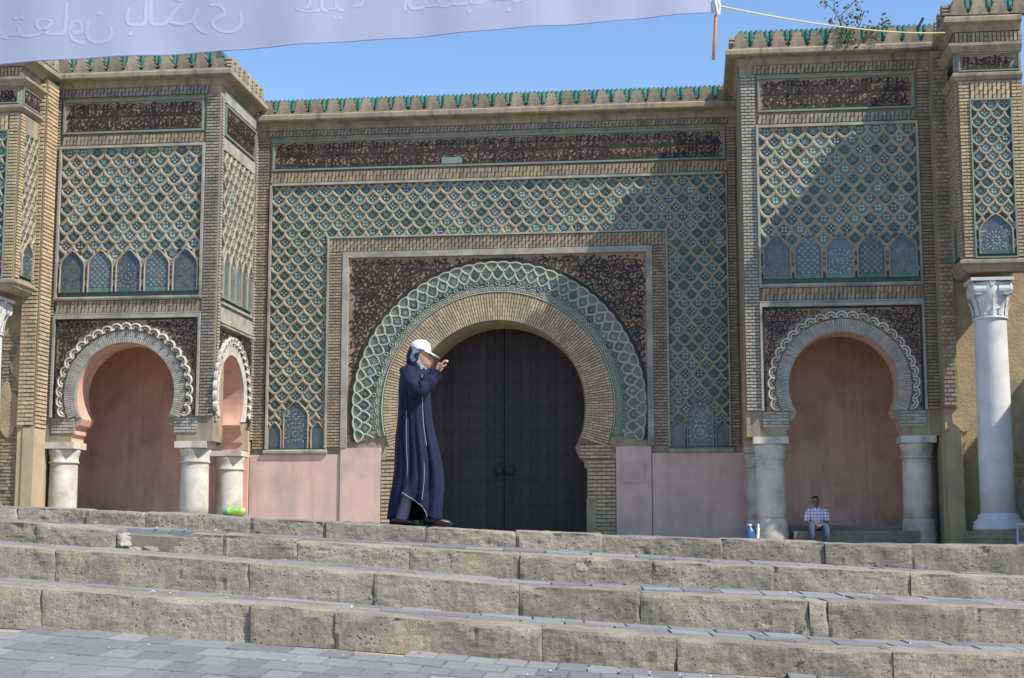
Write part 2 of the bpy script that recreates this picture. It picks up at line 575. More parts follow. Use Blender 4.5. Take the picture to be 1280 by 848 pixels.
def brickwork(root, fr, rects, mt='brick', d0=.0, h=.03, pitch=None, blen=.30, gap=.03):
    """rects: (a0, a1, z0, z1, vertical, slant); raked joints"""
    mb = MB(fr)
    for r in rects:
        a0, a1, z0, z1, vert = r[:5]
        sl = r[5] if len(r) > 5 else 0
        mb.box(a0, a1, z0, z1, d0 - .06, d0, 1)
        bricks(mb, a0, a1, z0, z1, vert, pitch or (.10 if vert else .082), min(blen, (z1 - z0 if vert else a1 - a0)), gap, d0, h, 0, sl)
    return mb.build('brickwork', [mt, 'mortar'], root, kind='stuff')
def ring_bricks(mb, cx, zc, r0, r1, a0, a1, n, courses, d0, h, m=0):
    rnd = random.Random(n)
    da = (a1 - a0) / n
    for i in range(n):
        x, y = a0 + da * (i + .14), a0 + da * (i + .86)
        cuts = [r0 + (r1 - r0) * c / courses for c in range(courses + 1)]
        if i % 2:
            cuts = [r0] + [r0 + (r1 - r0) * (c + .5) / courses for c in range(courses)] + [r1]
        for q0, q1 in zip(cuts, cuts[1:]):
            hh = h * (.75 + .25 * rnd.random())
            mb.prism([(cx + q * cos(a), zc + q * sin(a)) for q, a in ((q0 + .006, x), (q1 - .006, x), (q1 - .006, y), (q0 + .006, y))][::-1][::-1], d0, d0 + hh, m)
def spiral(mb, x, y, R, w, d0, h, rnd, ok):
    ph, dr, turns = rnd.random() * 2 * pi, rnd.choice((-1, 1)), 1.1 + .5 * rnd.random()
    pts = []
    for k in range(11):
        t = k / 10
        r = R * (.14 + .95 * t)
        a = ph + dr * turns * 2 * pi * t
        p = (x + r * cos(a), y + r * sin(a))
        if not ok(*p):
            break
        pts.append(p)
    if len(pts) > 2:
        mb.ribbon(pts, w, d0, h * (.85 + .3 * rnd.random()), taper=True, flat=True)
def scrolls(mb, a0, a1, z0, z1, pitch, w, d0, h, ok, seed=1):
    rnd = random.Random(seed)
    j = 0
    y = z0 + pitch * .3
    while y < z1:
        x = a0 + (pitch / 2 if j % 2 else pitch * .1)
        while x < a1:
            xx, yy = x + (rnd.random() - .5) * pitch * .3, y + (rnd.random() - .5) * pitch * .3
            if ok(xx, yy):
                spiral(mb, xx, yy, pitch * .60, w, d0, h, rnd, ok)
                a = rnd.random() * 6.3
                L = pitch * .55
                q = [(xx + cos(a) * pitch * .5 + cos(a + 1.2 * t) * L * t, yy + sin(a) * pitch * .5 + sin(a + 1.2 * t) * L * t) for t in (0, .33, .66, 1)]
                if all(ok(*p) for p in q):
                    mb.ribbon(q, w * 1.3, d0, h * .8, taper=True, flat=True)
            x += pitch
        y += pitch * .87
        j += 1
def script(mb, a0, a1, z0, z1, rows, w, d0, h, seed=1):
    """carved band of cursive strokes: uprights, bowls, loops, teeth and dots"""
    rnd = random.Random(seed)
    H = (z1 - z0) / rows
    def rib(pts, ww=w):
        pts = [(min(max(x, a0), a1), min(max(y, z0), z1)) for x, y in pts]
        mb.ribbon(pts, ww, d0, h * (.8 + .4 * rnd.random()), flat=True)
    for r in range(rows):
        zb = z0 + H * r + H * .16
        hh = H * .78
        x = a0 + .05
        while x < a1 - .12:
            k = rnd.random()
            if k < .34:
                rib([(x, zb), (x + .01, zb + hh * .5), (x + .015, zb + hh)])
                x += w * 2.1
            elif k < .5:
                L = hh * .42
                rib([(x + L, zb + hh), (x + L, zb + .2 * hh)] + [(x + L * .5 + L * .5 * cos(a), zb + .12 * hh - .2 * hh * sin(-a) * 0 + .14 * hh * sin(-a)) for a in (0, .8, 1.6, 2.4, 3.1)])
                x += L + w * 1.8
            elif k < .66:
                L = hh * (.4 + .25 * rnd.random())
                rib([(x + L * .5 - L * .5 * cos(a), zb + hh * .30 - hh * .36 * sin(a)) for a in [pi * q / 7 for q in range(8)]])
                rib([(x + L * .5, zb + hh * .42), (x + L * .5 + w, zb + hh * .5)], w * 1.3)
                x += L + w * 1.2
            elif k < .82:
                L = hh * .17
                rib([(x + L + L * cos(a), zb + L * 1.2 + L * sin(a)) for a in [2 * pi * q / 9 for q in range(10)]])
                rib([(x + L * 2, zb + L), (x + L * 2.6, zb + L * .2), (x + L * 1.6, zb - L * .9), (x + L * .2, zb - L * 1.1)])
                if rnd.random() < .6:
                    L2 = hh * .2
                    rib([(x + L + L2 * cos(a) * 1.4, zb + hh * .72 + L2 * sin(a)) for a in [.6 + 4.4 * q / 8 for q in range(9)]], w * .75)
                x += L * 2.6 + w * 1.2
            else:
                L = hh * .5
                rib([(x, zb + hh * .1), (x + L * .2, zb + hh * .3), (x + L * .3, zb + hh * .08), (x + L * .55, zb + hh * .3), (x + L * .65, zb + hh * .06), (x + L, zb + hh * .1)])
                rib([(x + L * .1, zb + hh * .5), (x + L * .9, zb + hh * .9)], w)
                x += L + w
        rib([(a0, z0 + H * r + H * .03), (a1, z0 + H * r + H * .03)], w * .9)
def inscription(root, fr, a0, a1, z0, z1, rows, seed, d=.03, w=.050, border=.05, rest=True):
    mb = MB(fr)
    mb.box(a0, a1, z0, z1, d - .06, d, 0)
    p = mb.build('inscription_panel', ['terra'], root)
    ms = MB(fr)
    script(ms, a0 + .04, a1 - .04, z0 + .03, z1 - .03, rows, w, d, .014, seed)
    scrolls(ms, a0 + .05, a1 - .05, z0 + .05, z1 - .05, .17, .027, d, .009, lambda x, y: a0 + .03 < x < a1 - .03 and z0 + .03 < y < z1 - .03, seed + 5)
    ms.build('carved_script', ['glaze_k'], p, kind='stuff')
    mf = MB(fr)
    rect_frame(mf, a0 - border, a1 + border, z0 - border * .6, z1 + border, border, d - .06, d + .05)
    mf.build('border', ['turq'], p)
    return p
def merlon_poly(cx, z0, h, wb, wt, n=4):
    R = []
    for k in range(n):
        y0, y1 = z0 + h * k / n, z0 + h * (k + 1) / n
        w0 = wb + (wt - wb) * (k / n) ** 1.0
        w1 = wb + (wt - wb) * ((k + .75) / n) ** 1.0
        R += [(w0, y0 + h * .03), (w0 * .99, y0 + h * .08), (w1 * .84, y1 - h * .02)]
    return [(cx - wb, z0), (cx + wb, z0)] + [(cx + a, b) for a, b in R] + [(cx - a, b) for a, b in R[::-1]]
def merlons(root, fr, a0, a1, z0, h, pitch, d0, d1, mt='merlon'):
    n = max(1, round((a1 - a0) / pitch))
    p = (a1 - a0) / n
    b = base_of(root)
    vs = []
    for q in range(3):
        mb = MB(Front(0))
        pl = merlon_poly(0, 0, h, p * .48, p * .19)
        rr = random.Random(q)
        mb.prism([(x + rr.uniform(-.02, .02), y + rr.uniform(-.012, .012)) for x, y in pl], 0, d1 - d0, back=True)
        vs.append(mb.mesh('merlon', [mt]))
    for k in range(n):
        o = link('merlon', random.choice(vs), root)
        o.location = Vector(fr((a0 + p * (k + .5), z0, d0))) - b
        o.rotation_euler = (0, random.uniform(-.02, .02), fr.rot)
        o.scale = (1, 1, random.uniform(.95, 1.04))
def green_roof(root, fr, a0, a1, z0, z1, d0, d1, m0=0, m1=0):
    """sloping glazed roof behind the merlons: ridged tiles over a bed"""
    mb = MB(fr)
    mb.profile(a0, a1, [(d0, z0 - .05), (d0, z0), (d1, z1), (d1 - .5, z1), (d1 - .5, z0 - .05)], 0, m0, m1)
    n = round((a1 - a0) / .13)
    for k in range(n):
        x = a0 + (k + .5) * (a1 - a0) / n
        r = .045
        for j in range(3):
            t0, t1 = j / 3, (j + 1) / 3
            q0 = (d0 + (d1 - d0) * t0, z0 + (z1 - z0) * t0 + .012 * (2 - j))
            q1 = (d0 + (d1 - d0) * t1, z0 + (z1 - z0) * t1 + .008 * (2 - j))
            A = [(x - r, q0[1], q0[0]), (x - r * .5, q0[1] + .03, q0[0] + .03), (x + r * .5, q0[1] + .03, q0[0] + .03), (x + r, q0[1], q0[0])]
            B = [(x - r, q1[1], q1[0]), (x - r * .5, q1[1] + .03, q1[0] + .03), (x + r * .5, q1[1] + .03, q1[0] + .03), (x + r, q1[1], q1[0])]
            ia, ib = [mb.V(p) for p in A], [mb.V(p) for p in B]
            for q in range(3):
                mb.F((ia[q], ia[q + 1], ib[q + 1], ib[q]), 0)
            mb.F(ia, 0)
    mb.build('glazed_roof', ['roof'], root, kind='stuff')
def horseshoe(cx, zc, R, znar, foot, n=40):
    """opening outline from the right foot over the top to the left foot; foot = [(halfwidth, z)...] bottom up"""
    a0 = math.asin((znar - zc) / R)
    arc = [(cx + R * cos(a0 + (pi - 2 * a0) * k / n), zc + R * sin(a0 + (pi - 2 * a0) * k / n)) for k in range(n + 1)]
    return [(cx + w, z) for w, z in foot] + arc + [(cx - w, z) for w, z in foot[::-1]]
def wall_with_arch(root, fr, a0, a1, z0, z1, opening, thick, mats, name='wall', d=0.0):
    """wall plate notched by an arch; soffit takes the second material"""
    # rectangle counter-clockwise with the notch along the bottom, notch running right foot -> left foot reversed
    op = opening[::-1]                      # left foot ... top ... right foot
    poly = [(a0, z0)] + op + [(a1, z0), (a1, z1), (a0, z1)]
    n0, n1 = 1, len(op)
    mb = MB(fr)
    mb.prism(poly, d - thick, d, 0, ms=lambda k: 1 if n0 <= k < n1 else 0, back=True)
    return mb.build(name, mats, root)

# ---------------------------------------------------------------- ground, street
def interp(x, xs, ys):
    if x <= xs[0]:
        return ys[0] + (x - xs[0]) * (ys[1] - ys[0]) / (xs[1] - xs[0]) * .6
    for k in range(len(xs) - 1):
        if x <= xs[k + 1]:
            return ys[k] + (x - xs[k]) * (ys[k + 1] - ys[k]) / (xs[k + 1] - xs[k])
    return ys[-1] + (x - xs[-1]) * (ys[-1] - ys[-2]) / (xs[-1] - xs[-2]) * .6
COURSE = {1: (11.0, (-3.66, -1.26, 0, 2.28, 3.64), (1.165, .98, .878, .711, .66), (.892, .745, .649, .527, .454)),
          2: (12.0, (-4.0, -1.37, 0, 2.5, 3.98), (1.438, 1.25, 1.123, 1.006, .951), (1.192, .994, .895, .724, .675)),
          3: (13.0, (-4.35, -1.49, 0, 2.71, 4.33), (1.641, 1.461, 1.366, 1.232, 1.167), (1.47, 1.274, 1.151, 1.031, .966)),
          4: (13.9, (-4.66, -1.6, 0, 2.91, 4.64), (1.783, 1.644, 1.553, 1.45, 1.428), (1.669, 1.488, 1.407, 1.249, 1.156))}
def ctop(i, x):
    return interp(x, COURSE[i][1], COURSE[i][2])
def cbot(i, x):
    return interp(x, COURSE[i][1], COURSE[i][3])
def ground_z(x, y):
    b = cbot(1, x)
    t = max(0.0, y) / 11.0
    return b * t - .0
def sheet(name, xs, ys, zf, mt, kind='structure'):
    mb = MB()
    idx = [[mb.V((x, y, zf(x, y))) for x in xs] for y in ys]
    for j in range(len(ys) - 1):
        for i in range(len(xs) - 1):
            mb.F((idx[j][i], idx[j][i + 1], idx[j + 1][i + 1], idx[j + 1][i]))
    o = mb.build(name, [mt])
    o['kind'] = kind
    return o
XS = [-30, -20, -14, -9, -6, -4.66, -3.66, -2.4, -1.26, 0, 1.2, 2.28, 3.64, 5, 9, 14, 20, 30]
square = sheet('square_ground', XS, [-25, -8, 0, 4, 7, 8, 9, 10, 11.1], lambda x, y: ground_z(max(-9, min(9, x)), y) - .035, 'sand')
STREET = 1.2
def land_z(x, y):
    x = max(-9, min(9, x))
    t = min(1, max(0, (y - 14.3) / 5.0))
    return (ctop(4, x) - .004) * (1 - t) + STREET * t
street = sheet('street_ground', XS, [14.2, 14.7, 15.4, 16.5, 18, 19.5, 24, 33, 60, 120], land_z, 'asphalt')
terr = sheet('terrain', [-900, -200, 0, 200, 900], [-900, -200, -30, 130, 300, 900], lambda x, y: -1.2, 'asphalt')

# ---------------------------------------------------------------- central gate (wall plane v = 0)
gate = thing('city_gate', 'tall central gate wall with horseshoe arch, green lattice tilework and dark double door', 'gate', base=(-.4, 0, STREET))
F0 = Front(0)
AC, AZ = -.40, 5.06
foot = [(2.47, 1.0), (2.47, 3.35), (2.40, 3.42), (2.40, 3.55), (2.26, 3.66), (2.19, 3.83)]
wall_with_arch(gate, F0, -8.6, 7.6, 1.0, 13.3, horseshoe(AC, AZ, 2.42, 3.95, foot, 56), 1.7, ['plaster', 'brick_light'])
mb = MB(F0)
mb.profile(-7.45, 6.3, [(-.3, 13.14), (.03, 13.14), (.06, 13.26), (.12, 13.31), (.32, 13.35), (.36, 13.38), (.36, 13.50), (.32, 13.54), (-.3, 13.56)])
mb.build('cornice', 'plaster', gate)
merlons(gate, F0, -7.3, 6.2, 13.55, .41, .487, .06, .26)
green_roof(gate, F0, -7.5, 6.3, 13.56, 14.07, .04, -.1)
# brick bands, pilasters and frame
brickwork(gate, F0, [(-7.05, 6.05, 12.96, 13.12, True, .3)], 'brick_grey', d0=.03)
brickwork(gate, F0, [(-6.98, 6.02, 11.59, 11.88, True, .16)], 'brick', d0=.06)
brickwork(gate, F0, [(-7.36, -7.02, 3.95, 12.9, False), (6.0, 6.24, 3.95, 12.9, False)], 'brick', d0=.05, blen=.2)
brickwork(gate, F0, [(-5.21, -4.82, 4.0, 9.53, False), (3.92, 4.29, 4.0, 9.53, False), (-5.21, 4.29, 9.54, 9.92, True, .16)], 'brick', d0=.07, blen=.24)
inscription(gate, F0, -6.88, 5.92, 11.97, 12.78, 2, 11, d=.05)
mb = MB(F0)
mb.box(-2.0, -1.42, 12.02, 12.2, .05, .095)
mb.build('repair_tile', 'turq', gate, label='pale green repair tile set in the inscription')
strips(gate, F0, 'moulding', 'plaster_g', [(*q, -.02, .12) for q in ((-4.82, -4.65, 3.98, 9.36), (3.75, 3.92, 3.98, 9.36), (-4.82, 3.92, 9.36, 9.53))])
strips(gate, F0, 'tile_border', 'plaster_g', [(*q, 0, .125) for q in ((-6.98, -6.92, 3.95, 11.53), (5.96, 6.0, 3.95, 11.53), (-5.27, -5.21, 3.95, 9.93), (4.29, 4.35, 3.95, 9.93), (-6.92, 5.96, 11.50, 11.57), (-5.27, 4.35, 9.93, 9.98))])
mb = MB(F0)
mb.profile(-7.02, -5.2, [(-.02, 3.80), (.10, 3.80), (.14, 3.84), (.14, 3.9), (.10, 3.94), (-.02, 3.94)])
mb.profile(4.28, 6.06, [(-.02, 3.78), (.10, 3.78), (.14, 3.82), (.14, 3.88), (.10, 3.92), (-.02, 3.92)])
mb.build('sill', 'plaster_g', gate)
# lattice tile panels
PC, TC = .3905, .49
small = {'l': [(-6.11, .33, 3.97, 4.86, 5.27), (-6.72, .17, 3.97, 4.42, 4.68), (-5.48, .17, 3.97, 4.42, 4.68)],
         'r': [(5.17, .33, 3.95, 4.80, 5.2), (4.55, .17, 3.95, 4.38, 4.64), (5.78, .17, 3.95, 4.38, 4.64)]}
def in_small(lst):
    def f(x, y):
        for cx, hw, z0, zs, za in lst:
            if abs(x - cx) < hw + .03 and y < (zs if abs(x - cx) > hw * .6 else za):
                return True
        return False
    return f
def tile_panel(root, fr, a0, a1, z0, z1, P, T, small_arches=(), phase=0.0, d=.02, styles=None, foot='t_teal', mb_off=0, hw=.042, also=None, plates=None):
    mb = MB(fr)
    for q in plates or [(a0, a1, z0, z1)]:
        mb.box(*q, d - .06, d, 0)
    p = mb.build('tile_panel', ['back'], root)
    sk0 = in_small(small_arches)
    sk = (lambda x, y: sk0(x, y) or also(x, y)) if also else sk0
    ml = MB(fr)
    x0 = (a0 + a1) / 2 + mb_off
    lattice(ml, a0 - x0, a1 - x0, z0, z1, P, T, lambda x, y: (x + x0, y), hw, d, .05, sk, phase)
    ml.build('lattice', ['rib'], p, kind='stuff')
    pts = [(x + x0, y) for x, y in cells(a0 - x0, a1 - x0, z0, z1, P, T, phase) if not sk(x + x0, y + .4 * T)]
    pts.sort(key=lambda q: -q[1])
    put_tiles(p, fr, pts, P, T, d)
    for i, (cx, hw_, q0, q1, q2) in enumerate(small_arches):
        mosaic(p, fr, cx, hw_, q0, q1, q2, d + .035, (styles[i] if styles else i % 3), foot)
    return p
TILE_COUNT['city_gate'] = 84          # leave room for the ring's own tiles
in_frame = lambda x, y: -5.25 < x < 4.33 and y < 9.96
tile_panel(gate, F0, -6.92, 5.96, 3.95, 11.5, 12.88 / 33, TC, small['r'] + small['l'], 4.05, styles=[3, 1, 1, 3, 1, 1], foot='t_blue', also=in_frame,
           plates=[(-6.92, 5.96, 9.98, 11.5), (-6.92, -5.27, 3.95, 9.98), (4.35, 5.96, 3.95, 9.98)])
# spandrel field of carved scrolls round the arch
mb = MB(F0)
R1 = 4.12
fld = (-4.65, 3.75, 4.15, 9.36)
# field polygon: rectangle minus the disc of the arch ring
aL = pi - math.asin((4.15 - AZ) / R1)
arc = [(AC + R1 * cos(a), AZ + R1 * sin(a)) for a in [aL + (math.asin((4.15 - AZ) / R1) - aL) * k / 60 for k in range(61)]]
mb.prism([(fld[0], fld[2])] + arc + [(fld[1], fld[2]), (fld[1], fld[3]), (fld[0], fld[3])], 0, .03)
car = mb.build('carved_panel', ['terra'], gate)
ms = MB(F0)
okf = lambda x, y: fld[0] + .04 < x < fld[1] - .04 and fld[2] + .03 < y < fld[3] - .05 and hypot(x - AC, y - AZ) > R1 + .05
scrolls(ms, fld[0], fld[1], fld[2], fld[3], .20, .046, .03, .013, okf, 3)
ms.ribbon([(AC + (R1 + .05) * cos(a), AZ + (R1 + .05) * sin(a)) for a in [pi * 1.07 - pi * 1.14 * k / 70 for k in range(71)]], .08, .03, .035, flat=True)
ms.build('scrollwork', ['glaze_k'], car, kind='stuff')
# glazed ring of the arch: backing, polar lattice, radial tiles, nested half rings
NU = 42
aA, aB = radians(-13.2), radians(193.2)
dA = (aB - aA) / NU
mb = MB(F0)
ro, ri = 4.10, 3.27
outl = [(AC + ro * (1 + .004 * cos((a - aA) / dA * 2 * pi)) * cos(a), AZ + ro * cos(0) * sin(a)) for a in [aA + (aB - aA) * k / 126 for k in range(127)]]
inl = [(AC + ri * cos(a), AZ + ri * sin(a)) for a in [aB + (aA - aB) * k / 126 for k in range(127)]]
mb.prism(outl + inl, 0, .04)
ring = mb.build('arch_tile_ring', ['back_ring'], gate)
ml = MB(F0)
PL, TL = dA * 3.7, .50
pm = lambda x, y: (AC + y * cos(aA + x / 3.7), AZ + y * sin(aA + x / 3.7))
lattice(ml, 0, (aB - aA) * 3.7, 3.60, 4.06, PL, TL, pm, .028, .04, .035, None, 3.60)
for k in range(NU):
    a = aA + dA * (k + .5)
    ml.ribbon([(AC + (4.06 + .045 * sin(pi * t)) * cos(a + dA * (t - .5)), AZ + (4.06 + .045 * sin(pi * t)) * sin(a + dA * (t - .5))) for t in (0, .15, .3, .5, .7, .85, 1)], .05, .04, .04)
    for rr, ww in ((.15, .03), (.095, .03), (.045, .035)):
        cx, cz = AC + (ri + .02) * cos(a), AZ + (ri + .02) * sin(a)
        ml.ribbon([(cx + rr * cos(a + pi * (t - .5)), cz + rr * sin(a + pi * (t - .5))) for t in [q / 8 for q in range(9)]], ww, .04, .03)
    a2 = a + dA / 2
    cx, cz = AC + 3.50 * cos(a2), AZ + 3.50 * sin(a2)
    if k < NU - 1:
        ml.ribbon([(cx + .05 * cos(t), cz + .05 * sin(t)) for t in [2 * pi * q / 8 for q in range(9)]], .026, .04, .05)
ml.ribbon([(AC + 3.255 * cos(a), AZ + 3.255 * sin(a)) for a in [aA + (aB - aA) * k / 100 for k in range(101)]], .04, .04, .06)
ml.build('lattice', ['rib_w'], ring, kind='stuff')
pts, rts = [], []
for k in range(NU):
    for rr, off in ((3.64, 0), (3.44, .5)):
        a = aA + dA * (k + off)
        if k == 0 and off == 0:
            continue
        pts.append((AC + rr * cos(a), AZ + rr * sin(a)))
        rts.append(pi / 2 - a)
TILE_COUNT['city_gate'] = 212
put_tiles(ring, F0, pts, PL * .86, .40, .042, .8, rts)
# radial brick ring and jambs
mb = MB(F0)
r0, r1 = 2.43, 3.24
th0 = math.asin((3.95 - AZ) / r0)
outl = [(AC + r1 * cos(a), AZ + r1 * sin(a)) for a in [radians(-17) + radians(214) * k / 90 for k in range(91)]]
inl = [(AC + r0 * cos(a), AZ + r0 * sin(a)) for a in [radians(197 + 9.5) - radians(214 + 19) * k / 90 for k in range(91)]]
mb.prism(outl + inl, 0, .05, 1)
ring_bricks(mb, AC, AZ, r0 + .02, r1 - .02, radians(-20), radians(200), 150, 3, .05, .035)
for sg in (-1, 1):
    a0, a1 = sorted((AC + sg * 2.48, AC + sg * 3.26))
    mb.box(a0, a1, 1.0, 3.62, -.02, .05, 1)
    bricks(mb, a0, a1, 1.05, 3.6, False, .105, .27, .036, .05, .03)
    a0, a1 = sorted((AC + sg * 2.26, AC + sg * 3.12))
    mb.box(a0, a1, 3.63, 4.03, -.02, .05, 1)
    bricks(mb, a0, a1, 3.64, 4.02, False, .105, .27, .036, .05, .03)
mb.build('arch_bricks', ['brick_light', 'mortar'], gate, kind='stuff')
for sg in (-1, 1):
    mb = MB(F0)
    mb.prism([(AC + sg * x, z) for x, z in ((2.46, 1.0), (2.74, 1.0), (2.74, 2.55), (2.46, 2.55))][::sg], .05, .09)
    mb.build('jamb_stone', 'plaster', gate)
    mb = MB(F0)
    mb.prism([(AC + sg * x, z) for x, z in ((3.12, 3.63), (3.34, 3.63), (3.34, 3.72), (3.2, 3.84), (3.14, 4.0), (3.12, 4.02))][::sg], .05, .08)
    mb.build('jamb_stone', 'plaster', gate)
# pink stucco dado
for q in ((-7.42, -4.83, 3.80, .055), (-4.81, AC - 3.27, 3.97, .10), (AC + 3.27, 3.83, 3.97, .10), (3.85, 6.3, 3.78, .055)):
    mb = MB(F0)
    mb.box(q[0], q[1], 1.0, q[2], 0, q[3])
    mb.build('stucco_dado', 'pink', gate)
mb = MB(F0)
mb.box(3.04, 3.60, 3.02, 3.48, .10, .125)
rect_frame(mb, 3.0, 3.64, 2.98, 3.52, .04, .10, .14)
for k in range(4):
    mb.box(3.14, 3.5 - .05 * (k % 2), 3.1 + k * .085, 3.12 + k * .085, .125, .13)
mb.build('wall_plaque', 'pink', gate, label='small worn plaque on the pink wall')
# double door
VD = 1.5
FD = Front(VD)
for sg, nm in ((-1, 'door_leaf'), (1, 'door_leaf')):
    a0, a1 = (AC - 2.75, AC - .012) if sg < 0 else (AC + .012, AC + 2.75)
    mb = MB(FD)
    mb.box(a0, a1, 1.0, 7.9, -.12, -.02, 0, back=True)
    leaf = mb.build('door_leaf', 'door', gate)
    n = 11
    for k in range(n):
        p0, p1 = a0 + (a1 - a0) * k / n, a0 + (a1 - a0) * (k + 1) / n
        mp = MB(FD)
        e = .0035
        mp.prism([(p0 + e, 1.02), (p1 - e, 1.02), (p1 - e, 7.88), (p0 + e, 7.88)], -.02, .004 * (k % 3))
        mp.build('plank', 'door', leaf)
    mst = MB(FD)
    def stud(x, z, r=.042):
        mst.prism([(x + r * cos(q * pi / 3), z + r * sin(q * pi / 3)) for q in range(6)], .0, .04)
    for z in (1.75, 2.43, 3.12, 3.82, 4.52, 5.2, 5.9, 6.6, 7.3):
        k = 0
        x = .16
        while x < 2.7:
            stud(AC + sg * x, z + random.uniform(-.01, .01))
            x += .165
    for z in [1.3 + .23 * k for k in range(26)]:
        stud(AC + sg * .11, z, .032)
    if sg > 0:
        for z in [1.45 + .25 * k for k in range(7)]:
            stud(AC + 1.12, z, .03)
            stud(AC + 1.88, z, .03)
    mst.build('stud', 'iron', leaf, kind='stuff')
    mk = MB(FD)
    cx = AC + sg * .17
    mk.prism([(cx + .11 * cos(q * pi / 6), 3.46 + .11 * sin(q * pi / 6)) for q in range(12)], 0, .03)
    mk.ribbon([(cx + .13 * cos(t), 3.40 + .13 * sin(t)) for t in [2 * pi * q / 14 for q in range(15)]], .03, .03, .04)
    mk.build('knocker', 'iron', leaf)
    if sg > 0:
        mh = MB(FD)
        mh.box(AC - .6, AC + .95, 3.15, 3.19, .0, .07)
        mh.box(AC + .14, AC + .165, 2.65, 3.15, .0, .05)
        mh.box(AC + .08, AC + .22, 2.52, 2.68, .0, .06)
        mh.build('bolt', 'iron', leaf)
        mw = MB(FD)
        rect_frame(mw, AC + 1.06, AC + 1.94, 1.02, 3.0, .02, .0, .02)
        mw.build('wicket_frame', 'door', leaf)
mb = MB(FD)
mb.box(AC - .12, AC + .12, 1.0, 7.9, -.3, -.13, 0, back=True)
mb.build('gap_backing', 'iron', gate)  # added backing strip, keeps sky from showing between the leaves
for a0, a1 in ((AC - 3.0, AC - 2.75), (AC + 2.75, AC + 3.0)):
    b = MB(FD)
    b.box(a0, a1, 1.0, 8.0, -.5, .2, 0, back=True)
    b.build('door_post', 'plaster', gate)

# ---------------------------------------------------------------- bastions
def lobes(mb, cx, zc, R, a0, a1, n, d0, m=0):
    """scalloped trim: two nested rows of lobes"""
    da = (a1 - a0) / n
    for k in range(n):
        a = a0 + da * (k + .5)
        x, z = cx + R * cos(a), zc + R * sin(a)
        L = R * da * .5
        for rr, w, h in ((L * 1.10, L * .42, .10), (L * .58, L * .34, .07)):
            pts = [(x + rr * cos(a + pi * (t - .5) * 1.12), z + rr * sin(a + pi * (t - .5) * 1.12)) for t in [q / 8 for q in range(9)]]
            mb.ribbon(pts, w, d0, h + (.004 if k % 2 else 0), m)
def squat_column(root, u, v, ztop, r=.37, base=True):
    mb = MB()
    mb.lathe(u, v, [(r * .98, 1.9), (r * 1.0, 2.3), (r * .97, ztop - .58), (r * .95, ztop - .54)], 36)
    sh = mb.build('column', 'stone_col', root, smooth=True)
    mb = MB()
    mb.lathe(u, v, [(r * .95, ztop - .56), (r * 1.06, ztop - .55), (r * 1.08, ztop - .51), (r * 1.0, ztop - .48), (r * 1.02, ztop - .36), (r * 1.1, ztop - .26), (r * 1.13, ztop - .2), (r * 1.06, ztop - .17)], 36)
    mb.build('capital', 'stone_col', sh, smooth=True)
    mb = MB(Front(v))
    mb.box(u - r * 1.16, u + r * 1.16, ztop - .17, ztop, -r * 1.16, r * 1.16, back=True)
    mb.build('abacus', 'stone_col', sh)
    mb = MB()
    mb.lathe(u, v, [(r * 1.14, 1.1), (r * 1.14, 1.62), (r * 1.1, 1.66), (r * 1.11, 1.76), (r * 1.04, 1.86), (r * 1.05, 1.92), (r * .98, 1.95)], 36)
    mb.build('column_base', 'stone_col', sh, smooth=True)
    return sh

